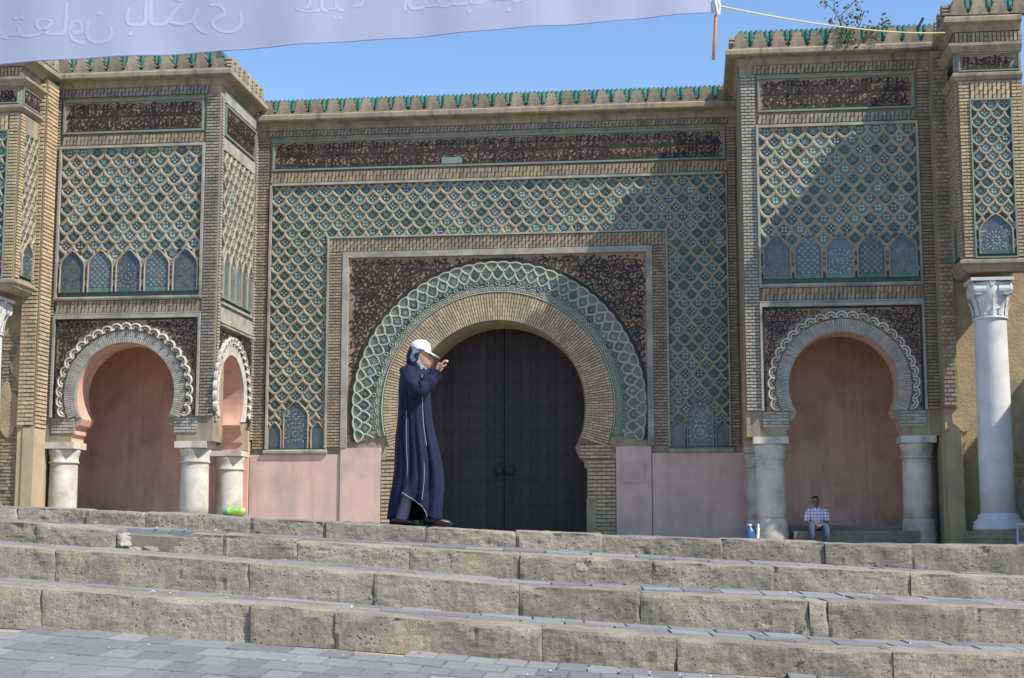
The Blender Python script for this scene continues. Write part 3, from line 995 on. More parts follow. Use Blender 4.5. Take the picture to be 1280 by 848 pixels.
VB = -3.5
def bastion(root, uc, side, detail_side):
    """side = +1: inner face looks to +u (left tower); -1: inner face looks to -u (right tower)"""
    fr = Front(VB)
    ui, uo = uc + side * 2.39, uc - side * 2.62        # inner corner, outer end
    a0, a1 = sorted((ui, uo))
    ZC, R = 5.24, 1.32
    ft = [(1.42, 3.98), (1.42, 4.12), (1.34, 4.18), (1.34, 4.36), (1.22, 4.42), (1.16, 4.56)]
    pale = 'brick_pale'
    op = horseshoe(uc, ZC, R, 4.60, ft)
    wall_with_arch(root, fr, a0, a1, 3.98, 13.68, op, .8, ['plaster', 'pink_in'])
    # inner side wall with its own narrower arch
    fs = Right(ui) if side > 0 else Left(ui)
    sv = (lambda v: v) if side > 0 else (lambda v: -v)
    s0, s1 = sorted((sv(VB + .81), sv(.1)))
    sc = sv(-2.05)
    RS = 1.12
    fts = [(1.2, 3.9), (1.2, 4.05), (1.13, 4.1), (1.13, 4.3), (1.0, 4.45)]
    ops = horseshoe(sc, ZC, RS, 4.56, fts, 32)
    # the wall's sheet stops where the front wall's thickness begins; fill the front strip flush
    wall_with_arch(root, fs, s0, s1, 3.9, 13.68, [(min(max(x, s0 + .001), s1 - .001), z) for x, z in ops], .8, ['plaster', 'pink_in'], 'side_wall', d=-.003)
    # interior
    mb = MB()
    ub = uo - 0 if False else uo
    i0, i1 = sorted((uo + side * .35, ui - side * .8))
    for quad in ([(i0, -.30, 1.0), (i1 + .9, -.30, 1.0), (i1 + .9, -.30, 7.4), (i0 - .9, -.30, 7.4)],):
        pass
    mb2 = MB(Front(-.28))
    x0, x1 = sorted((uo + side * .2, ui))
    mb2.box(x0, x1, 1.0, 7.2, -.1, 0, back=True)
    x0, x1 = sorted((uo, uo + side * .42))
    fb = MB(Front(0))
    fb.box(x0, x1, 1.0, 7.2, .28, -VB - .805, back=True)
    mb2.v += fb.v
    k0 = len(mb2.v) - len(fb.v)
    for f in fb.f:
        mb2.F([q + k0 for q in f])
    mb2.build('niche_wall', 'pink_in', root)
    mb = MB(fs)
    q0, q1 = sorted((sv(-3.0), sv(-.3)))
    mb.box(q0, q1, 4.15, 7.2, -1.0, -.84, back=True)
    mb.box(q0, q1, 4.05, 4.15, -1.0, -.78, back=True)
    mb.build('niche_partition', 'pink_in', root)
    mb = MB(Front(0))
    x0, x1 = sorted((uo + side * .01, ui - side * .81))
    mb.box(x0, x1, 7.2, 7.5, .3, -VB - .81, back=True)
    mb.build('niche_ceiling', 'pink_in', root)
    mb = MB(Front(0))
    x0, x1 = sorted((uo, ui))
    mb.box(x0, x1, 13.4, 13.66, -.1, -VB - .81, back=True)
    mb.build('roof_slab', 'plaster', root)
    # plinth and bench
    mb = MB(fr)
    x0, x1 = sorted((uo, ui - side * .1))
    mb.box(x0, x1, 1.0, 1.80, -3.2, -.55)
    mb.box(x0 + 1.0, x1 - .9, 1.0, 1.66, -.5, .06)
    mb.build('plinth', 'dark_stone', root)
    # outer pier
    mb = MB(fr)
    x0, x1 = sorted((uo, uo + side * .35))
    mb.box(x0, x1, 1.0, 3.98, -.8, -.02)
    mb.build('pier', 'plaster', root)
    for du, vv in ((1.80, VB + .42), (-1.78, VB + .42)):
        squat_column(root, uc + side * du, vv, 3.98)
    squat_column(root, ui - side * .45, -.48, 3.9)
    # cornice, merlons, roof
    prof = [(-.3, 13.5), (.02, 13.5), (.05, 13.6), (.11, 13.65), (.31, 13.68), (.35, 13.71), (.35, 13.81), (.31, 13.86), (-.3, 13.87)]
    mb = MB(fr)
    mb.profile(a0, a1, prof, 0, 1 if side < 0 else 0, 1 if side > 0 else 0)
    mb.build('cornice', 'plaster', root)
    mb = MB(fs)
    b0, b1 = sorted((sv(VB), sv(-.26)))
    mb.profile(b0, b1, prof, 0, 1 if side > 0 else 0, 1 if side < 0 else 0)
    mb.build('side_cornice', 'plaster', root)
    merlons(root, fr, a0 - (.2 if side < 0 else 0), a1 + (.2 if side > 0 else 0), 13.86, .45, .475, .05, .25)
    b0, b1 = sorted((sv(VB - .04), sv(-.3)))
    merlons(root, fs, b0, b1, 13.86, .45, .43, .05, .25)
    green_roof(root, fr, a0, a1, 13.87, 14.43, .03, -.1, -0, 0)
    b0, b1 = sorted((sv(VB + .6), sv(-.3)))
    green_roof(root, fs, b0, b1, 13.87, 14.30, .02, -.1)
    # front brick bands and piers
    H = 1.95
    brickwork(root, fr, [(uc - H - .1, uc + H + .1, 13.25, 13.48, True, .2)], 'brick_grey' if side > 0 else 'brick', d0=.03)
    brickwork(root, fr, [(uc - H, uc + H, 11.93, 12.17, True, .16)], 'brick' if side > 0 else 'brick_grey', d0=.05)
    brickwork(root, fr, [(uc - H, uc + H, 7.37, 7.70, True, .14)], 'brick', d0=.06)
    x0, x1 = sorted((ui, ui - side * .38))
    brickwork(root, fr, [(x0 + .01, x1, 4.62, 13.24, False)], 'brick_grey' if side > 0 else 'brick_pale', d0=.04, blen=.24, h=.03, gap=.03)
    x0, x1 = sorted((uo, uc - side * 2.02))
    brickwork(root, fr, [(x0, x1, 4.62, 13.24, False)], 'brick_light' if side > 0 else 'brick', d0=.04, blen=.26)
    inscription(root, fr, uc - 1.9, uc + 1.9, 12.27, 13.11, 2, 21 + side, d=.05, w=.05)
    strips(root, fr, 'moulding', 'plaster_g', [(*q, -.02, .125) for q in ((uc - H - .06, uc - H, 7.80, 11.9), (uc + H, uc + H + .06, 7.80, 11.9), (uc - H - .06, uc - H, 4.62, 7.32), (uc + H, uc + H + .06, 4.62, 7.32), (uc - H, uc + H, 11.83, 11.9), (uc - H - .06, uc + H + .06, 7.33, 7.365), (uc - H, uc + H, 7.22, 7.32))])
    mb = MB(fr)
    mb.profile(uc - H - .06, uc + H + .06, [(-.02, 7.705), (.10, 7.71), (.15, 7.75), (.15, 7.79), (.12, 7.80), (-.02, 7.80)])
    mb.build('sill', 'plaster_g', root)
    sm = [(uc + (i - 2) * .775, .315, 7.93, 8.62, 9.02) for i in range(5)]
    tile_panel(root, fr, uc - H, uc + H, 7.8, 11.83, 2 * H / 10, .505, sm, 8.25, styles=[0, 1, 2, 1, 0], foot='t_teal', hw=.045)
    # spandrels
    fz = (uc - H, uc + H, 4.62, 7.22)
    RO = 1.86
    asp = math.asin((4.62 - ZC) / RO)
    arc = [(uc + RO * cos(a), ZC + RO * sin(a)) for a in [pi - asp + (2 * asp - pi) * k / 48 for k in range(49)]]
    mb = MB(fr)
    mb.prism([(fz[0], fz[2])] + arc + [(fz[1], fz[2]), (fz[1], fz[3]), (fz[0], fz[3])], 0, .03)
    car = mb.build('carved_panel', ['terra'], root)
    ms = MB(fr)
    scrolls(ms, fz[0], fz[1], fz[2], fz[3], .145, .034, .03, .011, lambda x, y: fz[0] + .03 < x < fz[1] - .03 and fz[2] + .03 < y < fz[3] - .03 and hypot(x - uc, y - ZC) > RO + .02, 31)
    ms.box(fz[0], fz[0] + .05, fz[2], fz[3] - .05, .03, .06)
    ms.box(fz[1] - .05, fz[1], fz[2], fz[3] - .05, .03, .06)
    ms.box(fz[0], fz[1], fz[3] - .05, fz[3], .03, .06)
    ms.build('scrollwork', ['glaze_k'], car, kind='stuff')
    # arch face: pale radial bricks, scalloped trim
    mb = MB(fr)
    rI, rO = 1.335, 1.66
    sp = math.asin((4.62 - ZC) / rI)
    mb.prism([(uc + rO * cos(a), ZC + rO * sin(a)) for a in [sp * .8 + (pi - 1.6 * sp) * k / 60 for k in range(61)]] + [(uc + rI * cos(a), ZC + rI * sin(a)) for a in [pi - sp - (pi - 2 * sp) * k / 60 for k in range(61)]], 0, .04, 1)
    ring_bricks(mb, uc, ZC, rI + .01, rO - .01, sp * .85, pi - sp * .85, 104, 1, .04, .03)
    for sg in (-1, 1):
        p0, p1 = sorted((uc + sg * 1.35, uc + sg * (1.98)))
        bricks(mb, p0, p1, 4.2, 4.6, False, .075, .3, .02, 0, .035)
    mb.build('arch_bricks', ['brick_pale', 'plaster_g'], root, kind='stuff')
    mb = MB(fr)
    lobes(mb, uc, ZC, 1.70, radians(-20), radians(200), 25, .03)
    mb.build('scalloped_trim', ['stone_col'], root)
    # inner side face
    if not detail_side:
        return
    def rng(v0, v1):
        return sorted((sv(v0), sv(v1)))
    p0, p1 = rng(VB + .06, VB + .22)
    q0, q1 = rng(-.42, -.05)
    brickwork(root, fs, [(p0, p1, 4.5, 13.2, False), (q0 + .2, q1, 4.2, 13.3, False)], 'brick_pale', d0=.02, h=.03, blen=.2)
    b0, b1 = rng(-3.18, -.42)
    inscription(root, fs, b0, b1, 12.2, 12.98, 2, 41, d=.03)
    strips(root, fs, 'moulding', 'plaster_g', [(b0 - .1, b1 + .05, 11.78, 12.1, -.02, .05), (b0 - .1, b1 + .05, 13.1, 13.4, -.02, .05), (b0 - .1, b1 + .1, 7.14, 7.60, -.02, .06), (b0 - .1, b1 + .1, 7.60, 7.66, -.02, .12), (b0 - .1, b1 + .1, 7.02, 7.06, -.02, .14)])
    w = (b1 - b0) / 5
    sm = [(b0 + w * (i + .5), w * .42, 7.78, 8.6, 9.05) for i in range(5)]
    tile_panel(root, fs, b0, b1, 7.66, 11.78, (b1 - b0) / 7, .505, sm, 8.25, styles=[1, 1, 2, 1, 1], foot='t_teal', hw=.045)
    fz = (b0 - .12, b1 + .2, 4.5, 7.0)
    RO = 1.58
    asp = math.asin((4.5 - ZC) / RO)
    arc = [(sc + RO * cos(a), ZC + RO * sin(a)) for a in [pi - asp + (2 * asp - pi) * k / 40 for k in range(41)]]
    arc = [(min(max(x, fz[0] + .002), fz[1] - .002), z) for x, z in arc]
    mb = MB(fs)
    mb.prism([(fz[0], fz[2])] + arc + [(fz[1], fz[2]), (fz[1], fz[3]), (fz[0], fz[3])], 0, .025)
    car = mb.build('carved_panel', ['terra'], root)
    ms = MB(fs)
    scrolls(ms, *fz, .145, .034, .025, .011, lambda x, y: fz[0] + .03 < x < fz[1] - .03 and fz[2] < y < fz[3] - .03 and hypot(x - sc, y - ZC) > RO + .02, 33)
    ms.build('scrollwork', ['glaze_k'], car, kind='stuff')
    mb = MB(fs)
    lobes(mb, sc, ZC, 1.46, radians(-18), radians(198), 22, .02)
    rI, rO = 1.135, 1.44
    mb.prism([(sc + rO * cos(a), ZC + rO * sin(a)) for a in [-.4 + (pi + .8) * k / 60 for k in range(61)]] + [(sc + rI * cos(a), ZC + rI * sin(a)) for a in [pi + .55 - (pi + 1.1) * k / 60 for k in range(61)]], 0, .04)
    mb.build('scalloped_trim', ['stone_col'], root)

bl = thing('gate_bastion', 'bastion at the left with sunlit inner side, pink arched niche below and five tile arches', 'bastion', base=(-9.79, -3.5, STREET), group='bastions flanking the gate')
bastion(bl, -9.79, 1, True)
br = thing('gate_bastion', 'shaded bastion at the right with a weed on its roof and a seated man below', 'bastion', base=(8.68, -3.5, STREET), group='bastions flanking the gate')
bastion(br, 8.68, -1, False)

# ---------------------------------------------------------------- columned pavilions at both ends
def volute(mb, fr_pt, sx, R, d):
    """flat spiral scroll on the capital face; fr_pt = (s, z)"""
    x0, z0 = fr_pt
    pts = []
    for k in range(26):
        t = k / 25
        r = R * (1 - .85 * t)
        a = pi / 2 - sx * (2.3 * 2 * pi * t)
        pts.append((x0 + r * cos(a), z0 + r * sin(a)))
    mb.ribbon(pts, R * .26, d, .05)
def tall_column(root, u, v, zb=1.66, zt=7.55, r=.385):
    mb = MB()
    mb.lathe(u, v, [(r * 1.02, zb + .36), (r * 1.03, zb + 1.5), (r, zb + 3.2), (r * .955, zt - 1.0), (r * .95, zt - .95)], 48)
    sh = mb.build('column', 'marble', root, smooth=True)
    mb = MB()
    mb.lathe(u, v, [(r * 1.5, zb), (r * 1.5, zb + .10), (r * 1.42, zb + .12), (r * 1.46, zb + .19), (r * 1.3, zb + .24), (r * 1.18, zb + .28), (r * 1.22, zb + .34), (r * 1.06, zb + .38), (r * 1.02, zb + .40)], 48)
    mb.build('column_base', 'marble', sh, smooth=True)
    mb = MB()
    mb.lathe(u, v, [(r * .95, zt - .97), (r * 1.06, zt - .95), (r * 1.06, zt - .91), (r * .92, zt - .88), (r * .98, zt - .6), (r * 1.12, zt - .42), (r * 1.2, zt - .12), (r * 1.1, zt - .08)], 40)
    cp = mb.build('capital', 'marble', sh, smooth=True)
    mb = MB()
    for k in range(12):              # acanthus leaves
        a = 2 * pi * k / 12
        hgt = .50 if k % 2 else .36
        for j in range(5):
            t0, t1 = j / 5, (j + 1) / 5
            def P(t, q):
                rr = r * (1.0 + .26 * t ** 2.2 + .02)
                w = .20 * (1 - t * .75) * (1 + .25 * sin(t * 14))
                zz = zt - .88 + hgt * (t - .25 * max(0, t - .8))
                return (u + rr * cos(a + q * w), v + rr * sin(a + q * w), zz)
            for q0, q1 in ((-1, 0), (0, 1)):
                i = [len(mb.v) + n for n in range(4)]
                for t, q in ((t0, q0), (t0, q1), (t1, q1), (t1, q0)):
                    p = P(t, q)
                    e = .02 if q == 0 else 0
                    mb.v.append((p[0] + e * cos(a), p[1] + e * sin(a), p[2]))
                mb.F(i)
    mb.build('acanthus', 'marble', sh)
    for fr, c in ((Front(v - r * 1.02), u), (Right(u + r * 1.02), v), (Left(u - r * 1.02), -v)):
        mb = MB(fr)
        for sx in (-1, 1):
            x = c + sx * r * .82
            mb.prism([(x + .15 * cos(2 * pi * q / 18), zt - .27 + .15 * sin(2 * pi * q / 18)) for q in range(18)], -.25, 0)
            volute(mb, (x, zt - .27), sx, .15, 0)
        mb.ribbon([(c - r * .8, zt - .13), (c - r * .3, zt - .17), (c + r * .3, zt - .17), (c + r * .8, zt - .13)], .07, -.1, .14)
        mb.prism([(c + .07 * cos(2 * pi * q / 10), zt - .1 + .1 * sin(2 * pi * q / 10)) for q in range(10)], -.1, .08)
        mb.build('volutes', 'marble', sh)
    mb = MB(Front(v))
    mb.box(u - r * 1.28, u + r * 1.28, zt - .075, zt, -r * 1.28, r * 1.28, back=True)
    mb.build('abacus', 'marble', sh)
def pavilion(root, uin, side, V, wid, colu):
    """side=+1: the shown flank looks to +u (left end); -1: to -u (right end)"""
    fr = Front(V)
    uo = uin - side * wid
    a0, a1 = sorted((uin, uo))
    dep = -V - 3.55
    mb = MB(fr)
    mb.box(a0, a1, 7.98, 13.6, -dep, 0, back=True)
    mb.build('wall', 'plaster', root)
    fs = Right(uin) if side > 0 else Left(uin)
    sv = (lambda v: v) if side > 0 else (lambda v: -v)
    def rng(p, q):
        return sorted((sv(p), sv(q)))
    m0, m1 = (0, 1) if side > 0 else (1, 0)
    s0, s1 = rng(V, -3.9)
    n0, n1 = (1, 0) if side > 0 else (0, 1)
    for prof, nm in (([(-.2, 13.5), (.06, 13.5), (.16, 13.62), (.3, 13.68), (.3, 13.78), (.24, 13.84), (-.2, 13.85)], 'cornice'),
                     ([(-.02, 12.98), (.08, 12.98), (.14, 13.05), (.2, 13.12), (.2, 13.19), (-.02, 13.22)], 'lower_cornice'),
                     ([(-.02, 12.30), (.05, 12.32), (.12, 12.40), (.12, 12.46), (.04, 12.50), (-.02, 12.50)], 'ledge'),
                     ([(-.3, 7.68), (-.06, 7.70), (.03, 7.78), (.03, 7.84), (.10, 7.88), (.10, 7.95), (.02, 7.99), (-.3, 7.99)], 'base_ledge')):
        mb = MB(fr)
        mb.profile(a0, a1, prof, 0, m0, m1)
        k = len(mb.v)
        b = MB(fs)
        b.profile(s0, s1, prof, 0, n0, n1)
        mb.v += b.v
        for f in b.f:
            mb.F([q + k for q in f])
        mb.build(nm, 'plaster', root)
    brickwork(root, fr, [(a0 - .03, a1 + .03, 13.24, 13.48, True, 0.0)], 'brick', d0=.04)
    brickwork(root, fr, [(a0 + .02, a1 - .02, 7.72, 7.86, True, 0.2)], 'brick_grey', d0=-.06)
    inscription(root, fr, a0 + .07, a1 - .07, 12.54, 12.94, 1, 61 + side, d=.02, w=.045, border=.03)
    p0, p1 = rng(V + .08, -4.35)
    inscription(root, fs, p0, p1, 12.54, 12.94, 1, 71 + side, d=.02, w=.045, border=.03)
    zl, zr = a0 + .29, a1 - .29
    brickwork(root, fr, [(zl, zr, 11.84, 12.26, True, .1), (a0 + .02, zl - .03, 8.02, 12.28, False), (zr + .03, a1 - .02, 8.02, 12.28, False)], 'brick_light', d0=.02, blen=.22)
    sm = [((zl + zr) / 2, .36, 8.1, 8.62, 9.02)]
    tile_panel(root, fr, zl, zr, 8.04, 11.8, (zr - zl) / 3, .42, sm, 8.2, d=.0, styles=[2], foot='t_green', hw=.032)
    mb = MB(fr)
    rect_frame(mb, zl - .03, zr + .03, 8.0, 11.84, .035, -.02, .075)
    mb.build('tile_border', 'turq', root)
    t0, t1 = rng(V + .28, V + 1.05)
    tile_panel(root, fs, t0, t1, 8.04, 11.8, (t1 - t0) / 3, .42, [((t0 + t1) / 2, .3, 8.1, 8.62, 9.0)], 8.2, d=.0, styles=[2], foot='t_green', hw=.032)
    q0, q1 = rng(V + .02, V + .25)
    r0, r1 = rng(V + 1.08, -4.0)
    brickwork(root, fs, [(q0, q1, 8.02, 12.28, False), (r0, r1, 8.02, 12.28, False)], 'brick_light', d0=.02, blen=.22)
    mb = MB(fs)
    mb.box(min(t0, t1), max(t0, t1), 11.82, 12.28, -.02, .03)
    mb.build('frieze', 'plaster', root)
    merlons(root, fr, a0 - .2, a1 + .2, 13.85, .42, .46, .06, .27)
    merlons(root, fs, s0, s1, 13.85, .42, .46, .06, .27)
    green_roof(root, fr, a0, a1, 13.86, 14.38, .04, -.1)
    tall_column(root, colu, V + .45)
    # ribbed brick socle under the column
    mb = MB(fr)
    for k in range(6):
        e = .03 * (k % 2)
        mb.box(colu - .68 + e, colu + .68 - e, 1.1 + k * .093, 1.1 + (k + 1) * .093 - .002, -1.15 + e, .2 - e, back=True)
    mb.build('socle', 'plaster', root)

pr = thing('column_pavilion', 'projecting tiled pavilion carried by a tall white marble column at the right edge', 'pavilion', base=(11.95, -5.5, STREET), group='columned end pavilions')
pavilion(pr, 11.35, -1, -5.5, 1.5, 11.98)
pl = thing('column_pavilion', 'projecting tiled pavilion cut off by the left edge, above worn brick wall', 'pavilion', base=(-12.6, -5.6, STREET), group='columned end pavilions')
pavilion(pl, -12.02, 1, -5.6, 1.5, -12.86)

def blob(cx, cz, rx, rz, seed, n=26, rough=.22):
    return [(cx + rx * cos(2 * pi * k / n) * (1 + rough * noise.noise(Vector((cos(2 * pi * k / n) * 1.3 + seed, sin(2 * pi * k / n) * 1.3, seed * 2.1)))),
             cz + rz * sin(2 * pi * k / n) * (1 + rough * noise.noise(Vector((cos(2 * pi * k / n) * 1.3, seed, sin(2 * pi * k / n) * 1.3))))) for k in range(n)]
# right end wall below the pavilion
we = thing('end_wall', 'ochre plastered end wall behind the tall marble column, patched and crumbling', 'wall', base=(12.2, -4.0, STREET))
fw = Front(-4.0)
mb = MB(fw)
mb.box(11.02, 16.0, 1.0, 8.6, -1.0, 0, back=True)
mb.box(12.9, 16.0, 8.6, 12.6, -1.0, -.05, back=True)
mb.build('wall', 'plaster_y', we)
for i, (cx, cz, rx, rz) in enumerate(((11.75, 3.0, .42, 1.0), (12.72, 4.3, .28, .95), (11.5, 4.6, .3, .6), (13.1, 2.4, .5, .7))):
    mb = MB(fw)
    pl_ = blob(cx, cz, rx, rz, i * 3.3 + 1, rough=.45)
    mb.prism(pl_, 0, .05)
    mb.build('plaster_patch', 'plaster_y' if i % 2 == 0 else 'plaster', we)
mb = MB(fw)
rr = random.Random(5)
for j in range(22):
    for i in range(7):
        if rr.random() < .8:
            x = 12.45 + i * .26 + (.13 if j % 2 else 0) + rr.uniform(-.02, .02)
            mb.box(x, x + .23, 1.6 + j * .085, 1.6 + j * .085 + .06, 0, .02 + .03 * rr.random())
mb.build('brickwork', 'brick', we, kind='stuff')
mb = MB(Front(-4.35))
mb.prism([(10.98, 1.0), (11.36, 1.0), (11.36, 3.9), (11.3, 4.1), (11.17, 4.2), (11.04, 4.1), (10.98, 3.9)], -.8, 0)
mb.build('buttress', 'plaster_y', we)
mb = MB(Front(-4.15))
mb.box(10.98, 11.33, 4.62, 13.5, -.5, 0)
bricks(mb, 11.0, 11.31, 4.65, 13.4, False, .105, .2, .036, 0, .04)
mb.build('pilaster', 'brick', we, kind='stuff')
wc = thing('shade_wall', 'ochre wall added out of view at the right to shade the foot of the marble column', 'wall', base=(16.2, -8.0, STREET))  # added out-of-view wall, casts shade on the marble column's foot
mb = MB(Left(15.6))
mb.box(4.0, 12.0, 1.0, 8.2, -1.4, 0, back=True)
mb.build('wall', 'plaster_y', wc)
mb = MB(Left(15.6))
mb.box(3.9, 12.1, 8.2, 8.4, -1.5, .1, back=True)
mb.build('coping', 'plaster', wc)
# left end wall: eroded brick with remains of plaster
wl = thing('end_wall', 'eroded brick end wall with plaster remains at the left edge', 'wall', base=(-12.8, -4.3, STREET))
fl = Front(-4.3)
mb = MB(fl)
mb.box(-17, -11.95, 1.0, 8.6, -1.0, 0, back=True)
mb.box(-17, -13.4, 8.6, 12.6, -1.0, -.05, back=True)
mb.build('wall', 'plaster_y', wl)
mb = MB(fl)
rr = random.Random(9)
for j in range(62):
    z = 1.3 + j * .088
    if z > 6.75:
        break
    x = -14.2 + (.12 if j % 2 else 0)
    while x < -12.28 - .1 * noise.noise(Vector((z * 1.7, 3, 1))):
        L = rr.uniform(.18, .27)
        if noise.noise(Vector((x * 1.1, z * 1.1, 4))) > -.28:
            mb.box(x, x + L - .012, z + rr.uniform(0, .01), z + .066, 0, rr.uniform(.015, .06))
        x += L
mb.build('brickwork', 'brick', wl, kind='stuff')
for i, (cx, cz, rx, rz) in enumerate(((-12.62, 4.75, .32, .62), (-13.0, 2.0, .5, .4), (-12.2, 5.9, .3, .5))):
    mb = MB(fl)
    mb.prism(blob(cx, cz, rx, rz, i * 2.7 + 4, rough=.5), 0, .075)
    mb.build('plaster_patch', 'plaster_y', wl)
mb = MB(Front(-4.45))
mb.box(-12.3, -11.82, 4.3, 13.5, -.7, 0)
bricks(mb, -12.28, -11.86, 4.35, 13.4, False, .105, .22, .036, 0, .04)
mb.box(-12.28, -11.84, 1.0, 4.28, -.7, -.03)
mb.build('pilaster', 'brick_light', wl, kind='stuff')
mb = MB(Right(-11.82))
mb.box(-4.45, -3.75, 1.0, 13.5, -.3, 0)
bricks(mb, -4.43, -3.8, 4.3, 13.4, False, .105, .3, .036, 0, .035)
mb.build('pilaster', 'brick_light', wl, kind='stuff')

# ---------------------------------------------------------------- steps: core, stone blocks, pavers
core = MB()
xs = [-9 + .5 * k for k in range(37)]
sec = []
for x in xs:
    row = []
    for i in (1, 2, 3, 4):
        Y = COURSE[i][0]
        row += [(x, Y + .05, cbot(i, x) - .15), (x, Y + .05, ctop(i, x) - .05)]
        if i < 4:
            row += [(x, COURSE[i + 1][0] + .05, cbot(i + 1, x) - .035)]
    row += [(x, 14.6, ctop(4, x) - .03), (x, 14.6, -.5)]
    sec.append(row)
core.rings(sec, closed=False, cap=False)
steps = core.build('stone_steps', ['core'])
steps['kind'] = 'structure'
def block(i, x0, x1, mt='step', seed=0, slant=(0, 0), depth=.40):
    Y = COURSE[i][0]
    mb = MB()
    nx = max(4, int((x1 - x0) / .028))
    ny, nt_ = 9, 6
    rows = []
    sd = Vector((seed * 3.7, i * 5.1, 0))
    yo = random.uniform(-.018, .018)
    zo = random.uniform(-.008, .006)
    for j in range(ny + nt_ + 1):
        r = []
        for k in range(nx + 1):
            t = k / nx
            f = min(1, j / ny)
            x = x0 + (x1 - x0) * t + slant[0] * (1 - t) * f + slant[1] * t * f
            zt, zb = ctop(i, x) + zo, cbot(i, x) - .03
            if j <= ny:
                y, z = Y + yo, zb + (zt - zb) * f
                nrm = Vector((0, -1, .0))
            else:
                y, z = Y + yo + depth * (j - ny) / nt_, zt + .012 * (j - ny) / nt_
                nrm = Vector((0, 0, 1))
            p = Vector((x, y, z))
            edge = min(x - x0 if slant[0] == 0 else 9, x1 - x if slant[1] == 0 else 9)
            n1 = noise.noise(p * 3.1 + sd)
            n2 = noise.noise(p * 9.0 + sd)
            n3 = noise.noise(p * 27.0 + sd)
            dd = .022 * n1 + .012 * n2 + .007 * n3
            if n2 > .45:
                dd -= (n2 - .45) * .07
            p += nrm * (dd * (1 if j < ny else .35))
            cham = .006 + .035 * max(0, noise.noise(Vector((x * 4.3, seed, i)))) + .11 * max(0, noise.noise(Vector((x * 1.9, seed + 7, i))) - .25)
            if j == ny:
                p += Vector((0, cham * .6, -cham * .55))
            elif j == ny - 1:
                p += Vector((0, cham * .22, 0))
            elif j == ny + 1:
                p += Vector((0, 0, -cham * .12))
            eg = .004 + .05 * max(0, noise.noise(Vector((z * 6, seed, k > nx / 2))))
            if edge < eg:
                p.y += (eg - edge) * .8 if j <= ny else 0
                p.z -= (eg - edge) * .5 if j > ny else 0
            r.append(p)
        rows.append(r)
    ids = [[mb.V(p) for p in r] for r in rows]
    for A, B in zip(ids, ids[1:]):
        for k in range(nx):
            mb.F((A[k], A[k + 1], B[k + 1], B[k]))
    for k in (0, nx):          # end faces
        col_ = [ids[j][k] for j in range(ny + nt_ + 1)]
        last = mb.V((rows[-1][k].x, rows[-1][k].y, cbot(i, rows[-1][k].x) - .03))
        mb.F(col_ + [last] if k else (col_ + [last])[::-1])
    o = mb.build('stone_block', [mt], steps, smooth=False)
    return o
JO = {4: [-8.6, -7.4, -6.3, -5.3, -4.49, -3.87, -3.33, -2.375, -1.687, -.782, .036, .825, 1.919, 2.838, 3.62, 4.7, 5.6, 6.8, 7.7, 8.7],
      3: [-8.8, -7.6, -6.6, -5.2, -4.03, -3.36, -2.96, -2.451, -1.815, -.867, .068, 1.185, 2.221, 3.372, 4.5, 5.7, 6.6, 7.8, 8.8],
      2: [-8.7, -7.3, -6.1, -4.8, -3.563, -2.05, -1.075, .056, 1.0, 2.313, 2.46, 3.625, 4.8, 6.0, 7.1, 8.5],
      1: [-8.7, -7.5, -6.2, -5.0, -4.2, -3.352, -1.862, -1.261, .218, 1.175, 2.71, 3.9, 5.0, 6.2, 7.4, 8.6]}
for i, js in JO.items():
    for k, (x0, x1) in enumerate(zip(js, js[1:])):
        if i == 3 and abs(x0 + 3.36) < .01:
            continue                                    # the broken-out gap
        sl = (0, 0)
        if i == 3 and abs(x0 + 2.96) < .01:
            sl = (.24, 0)
        block(i, x0 + .002, x1 - .002, 'step', seed=k + i * 20, slant=sl)
# broken block: pale fractured stump and rubble in the gap
def rock(name, c, r, mt, seed, parent):
    mb = MB()
    n, m_ = 12, 8
    rows = []
    for j in range(m_ + 1):
        th = pi * j / m_
        row = []
        for k in range(n):
            a = 2 * pi * k / n
            d = Vector((sin(th) * cos(a), sin(th) * sin(a), cos(th)))
            q = 1 + .35 * noise.noise(d * 1.6 + Vector((seed, 0, 0))) + .15 * noise.noise(d * 4 + Vector((seed, 5, 0)))
            row.append((c[0] + d.x * r[0] * q, c[1] + d.y * r[1] * q, c[2] + d.z * r[2] * q))
        rows.append(row)
    mb.rings(rows)
    return mb.build(name, [mt], parent)
zg = cbot(3, -3.2)
rock('broken_stone', (-3.31, 13.09, zg + .075), (.085, .10, .075), 'step_pale', 3, steps)
rock('broken_stone', (-3.02, 13.28, zg + .06), (.17, .12, .07), 'core', 8, steps)
rock('broken_stone', (-3.08, 13.08, zg + .01), (.09, .07, .035), 'step', 5, steps)
rock('broken_stone', (-3.2, 13.02, zg), (.06, .05, .03), 'step_pale', 6, steps)

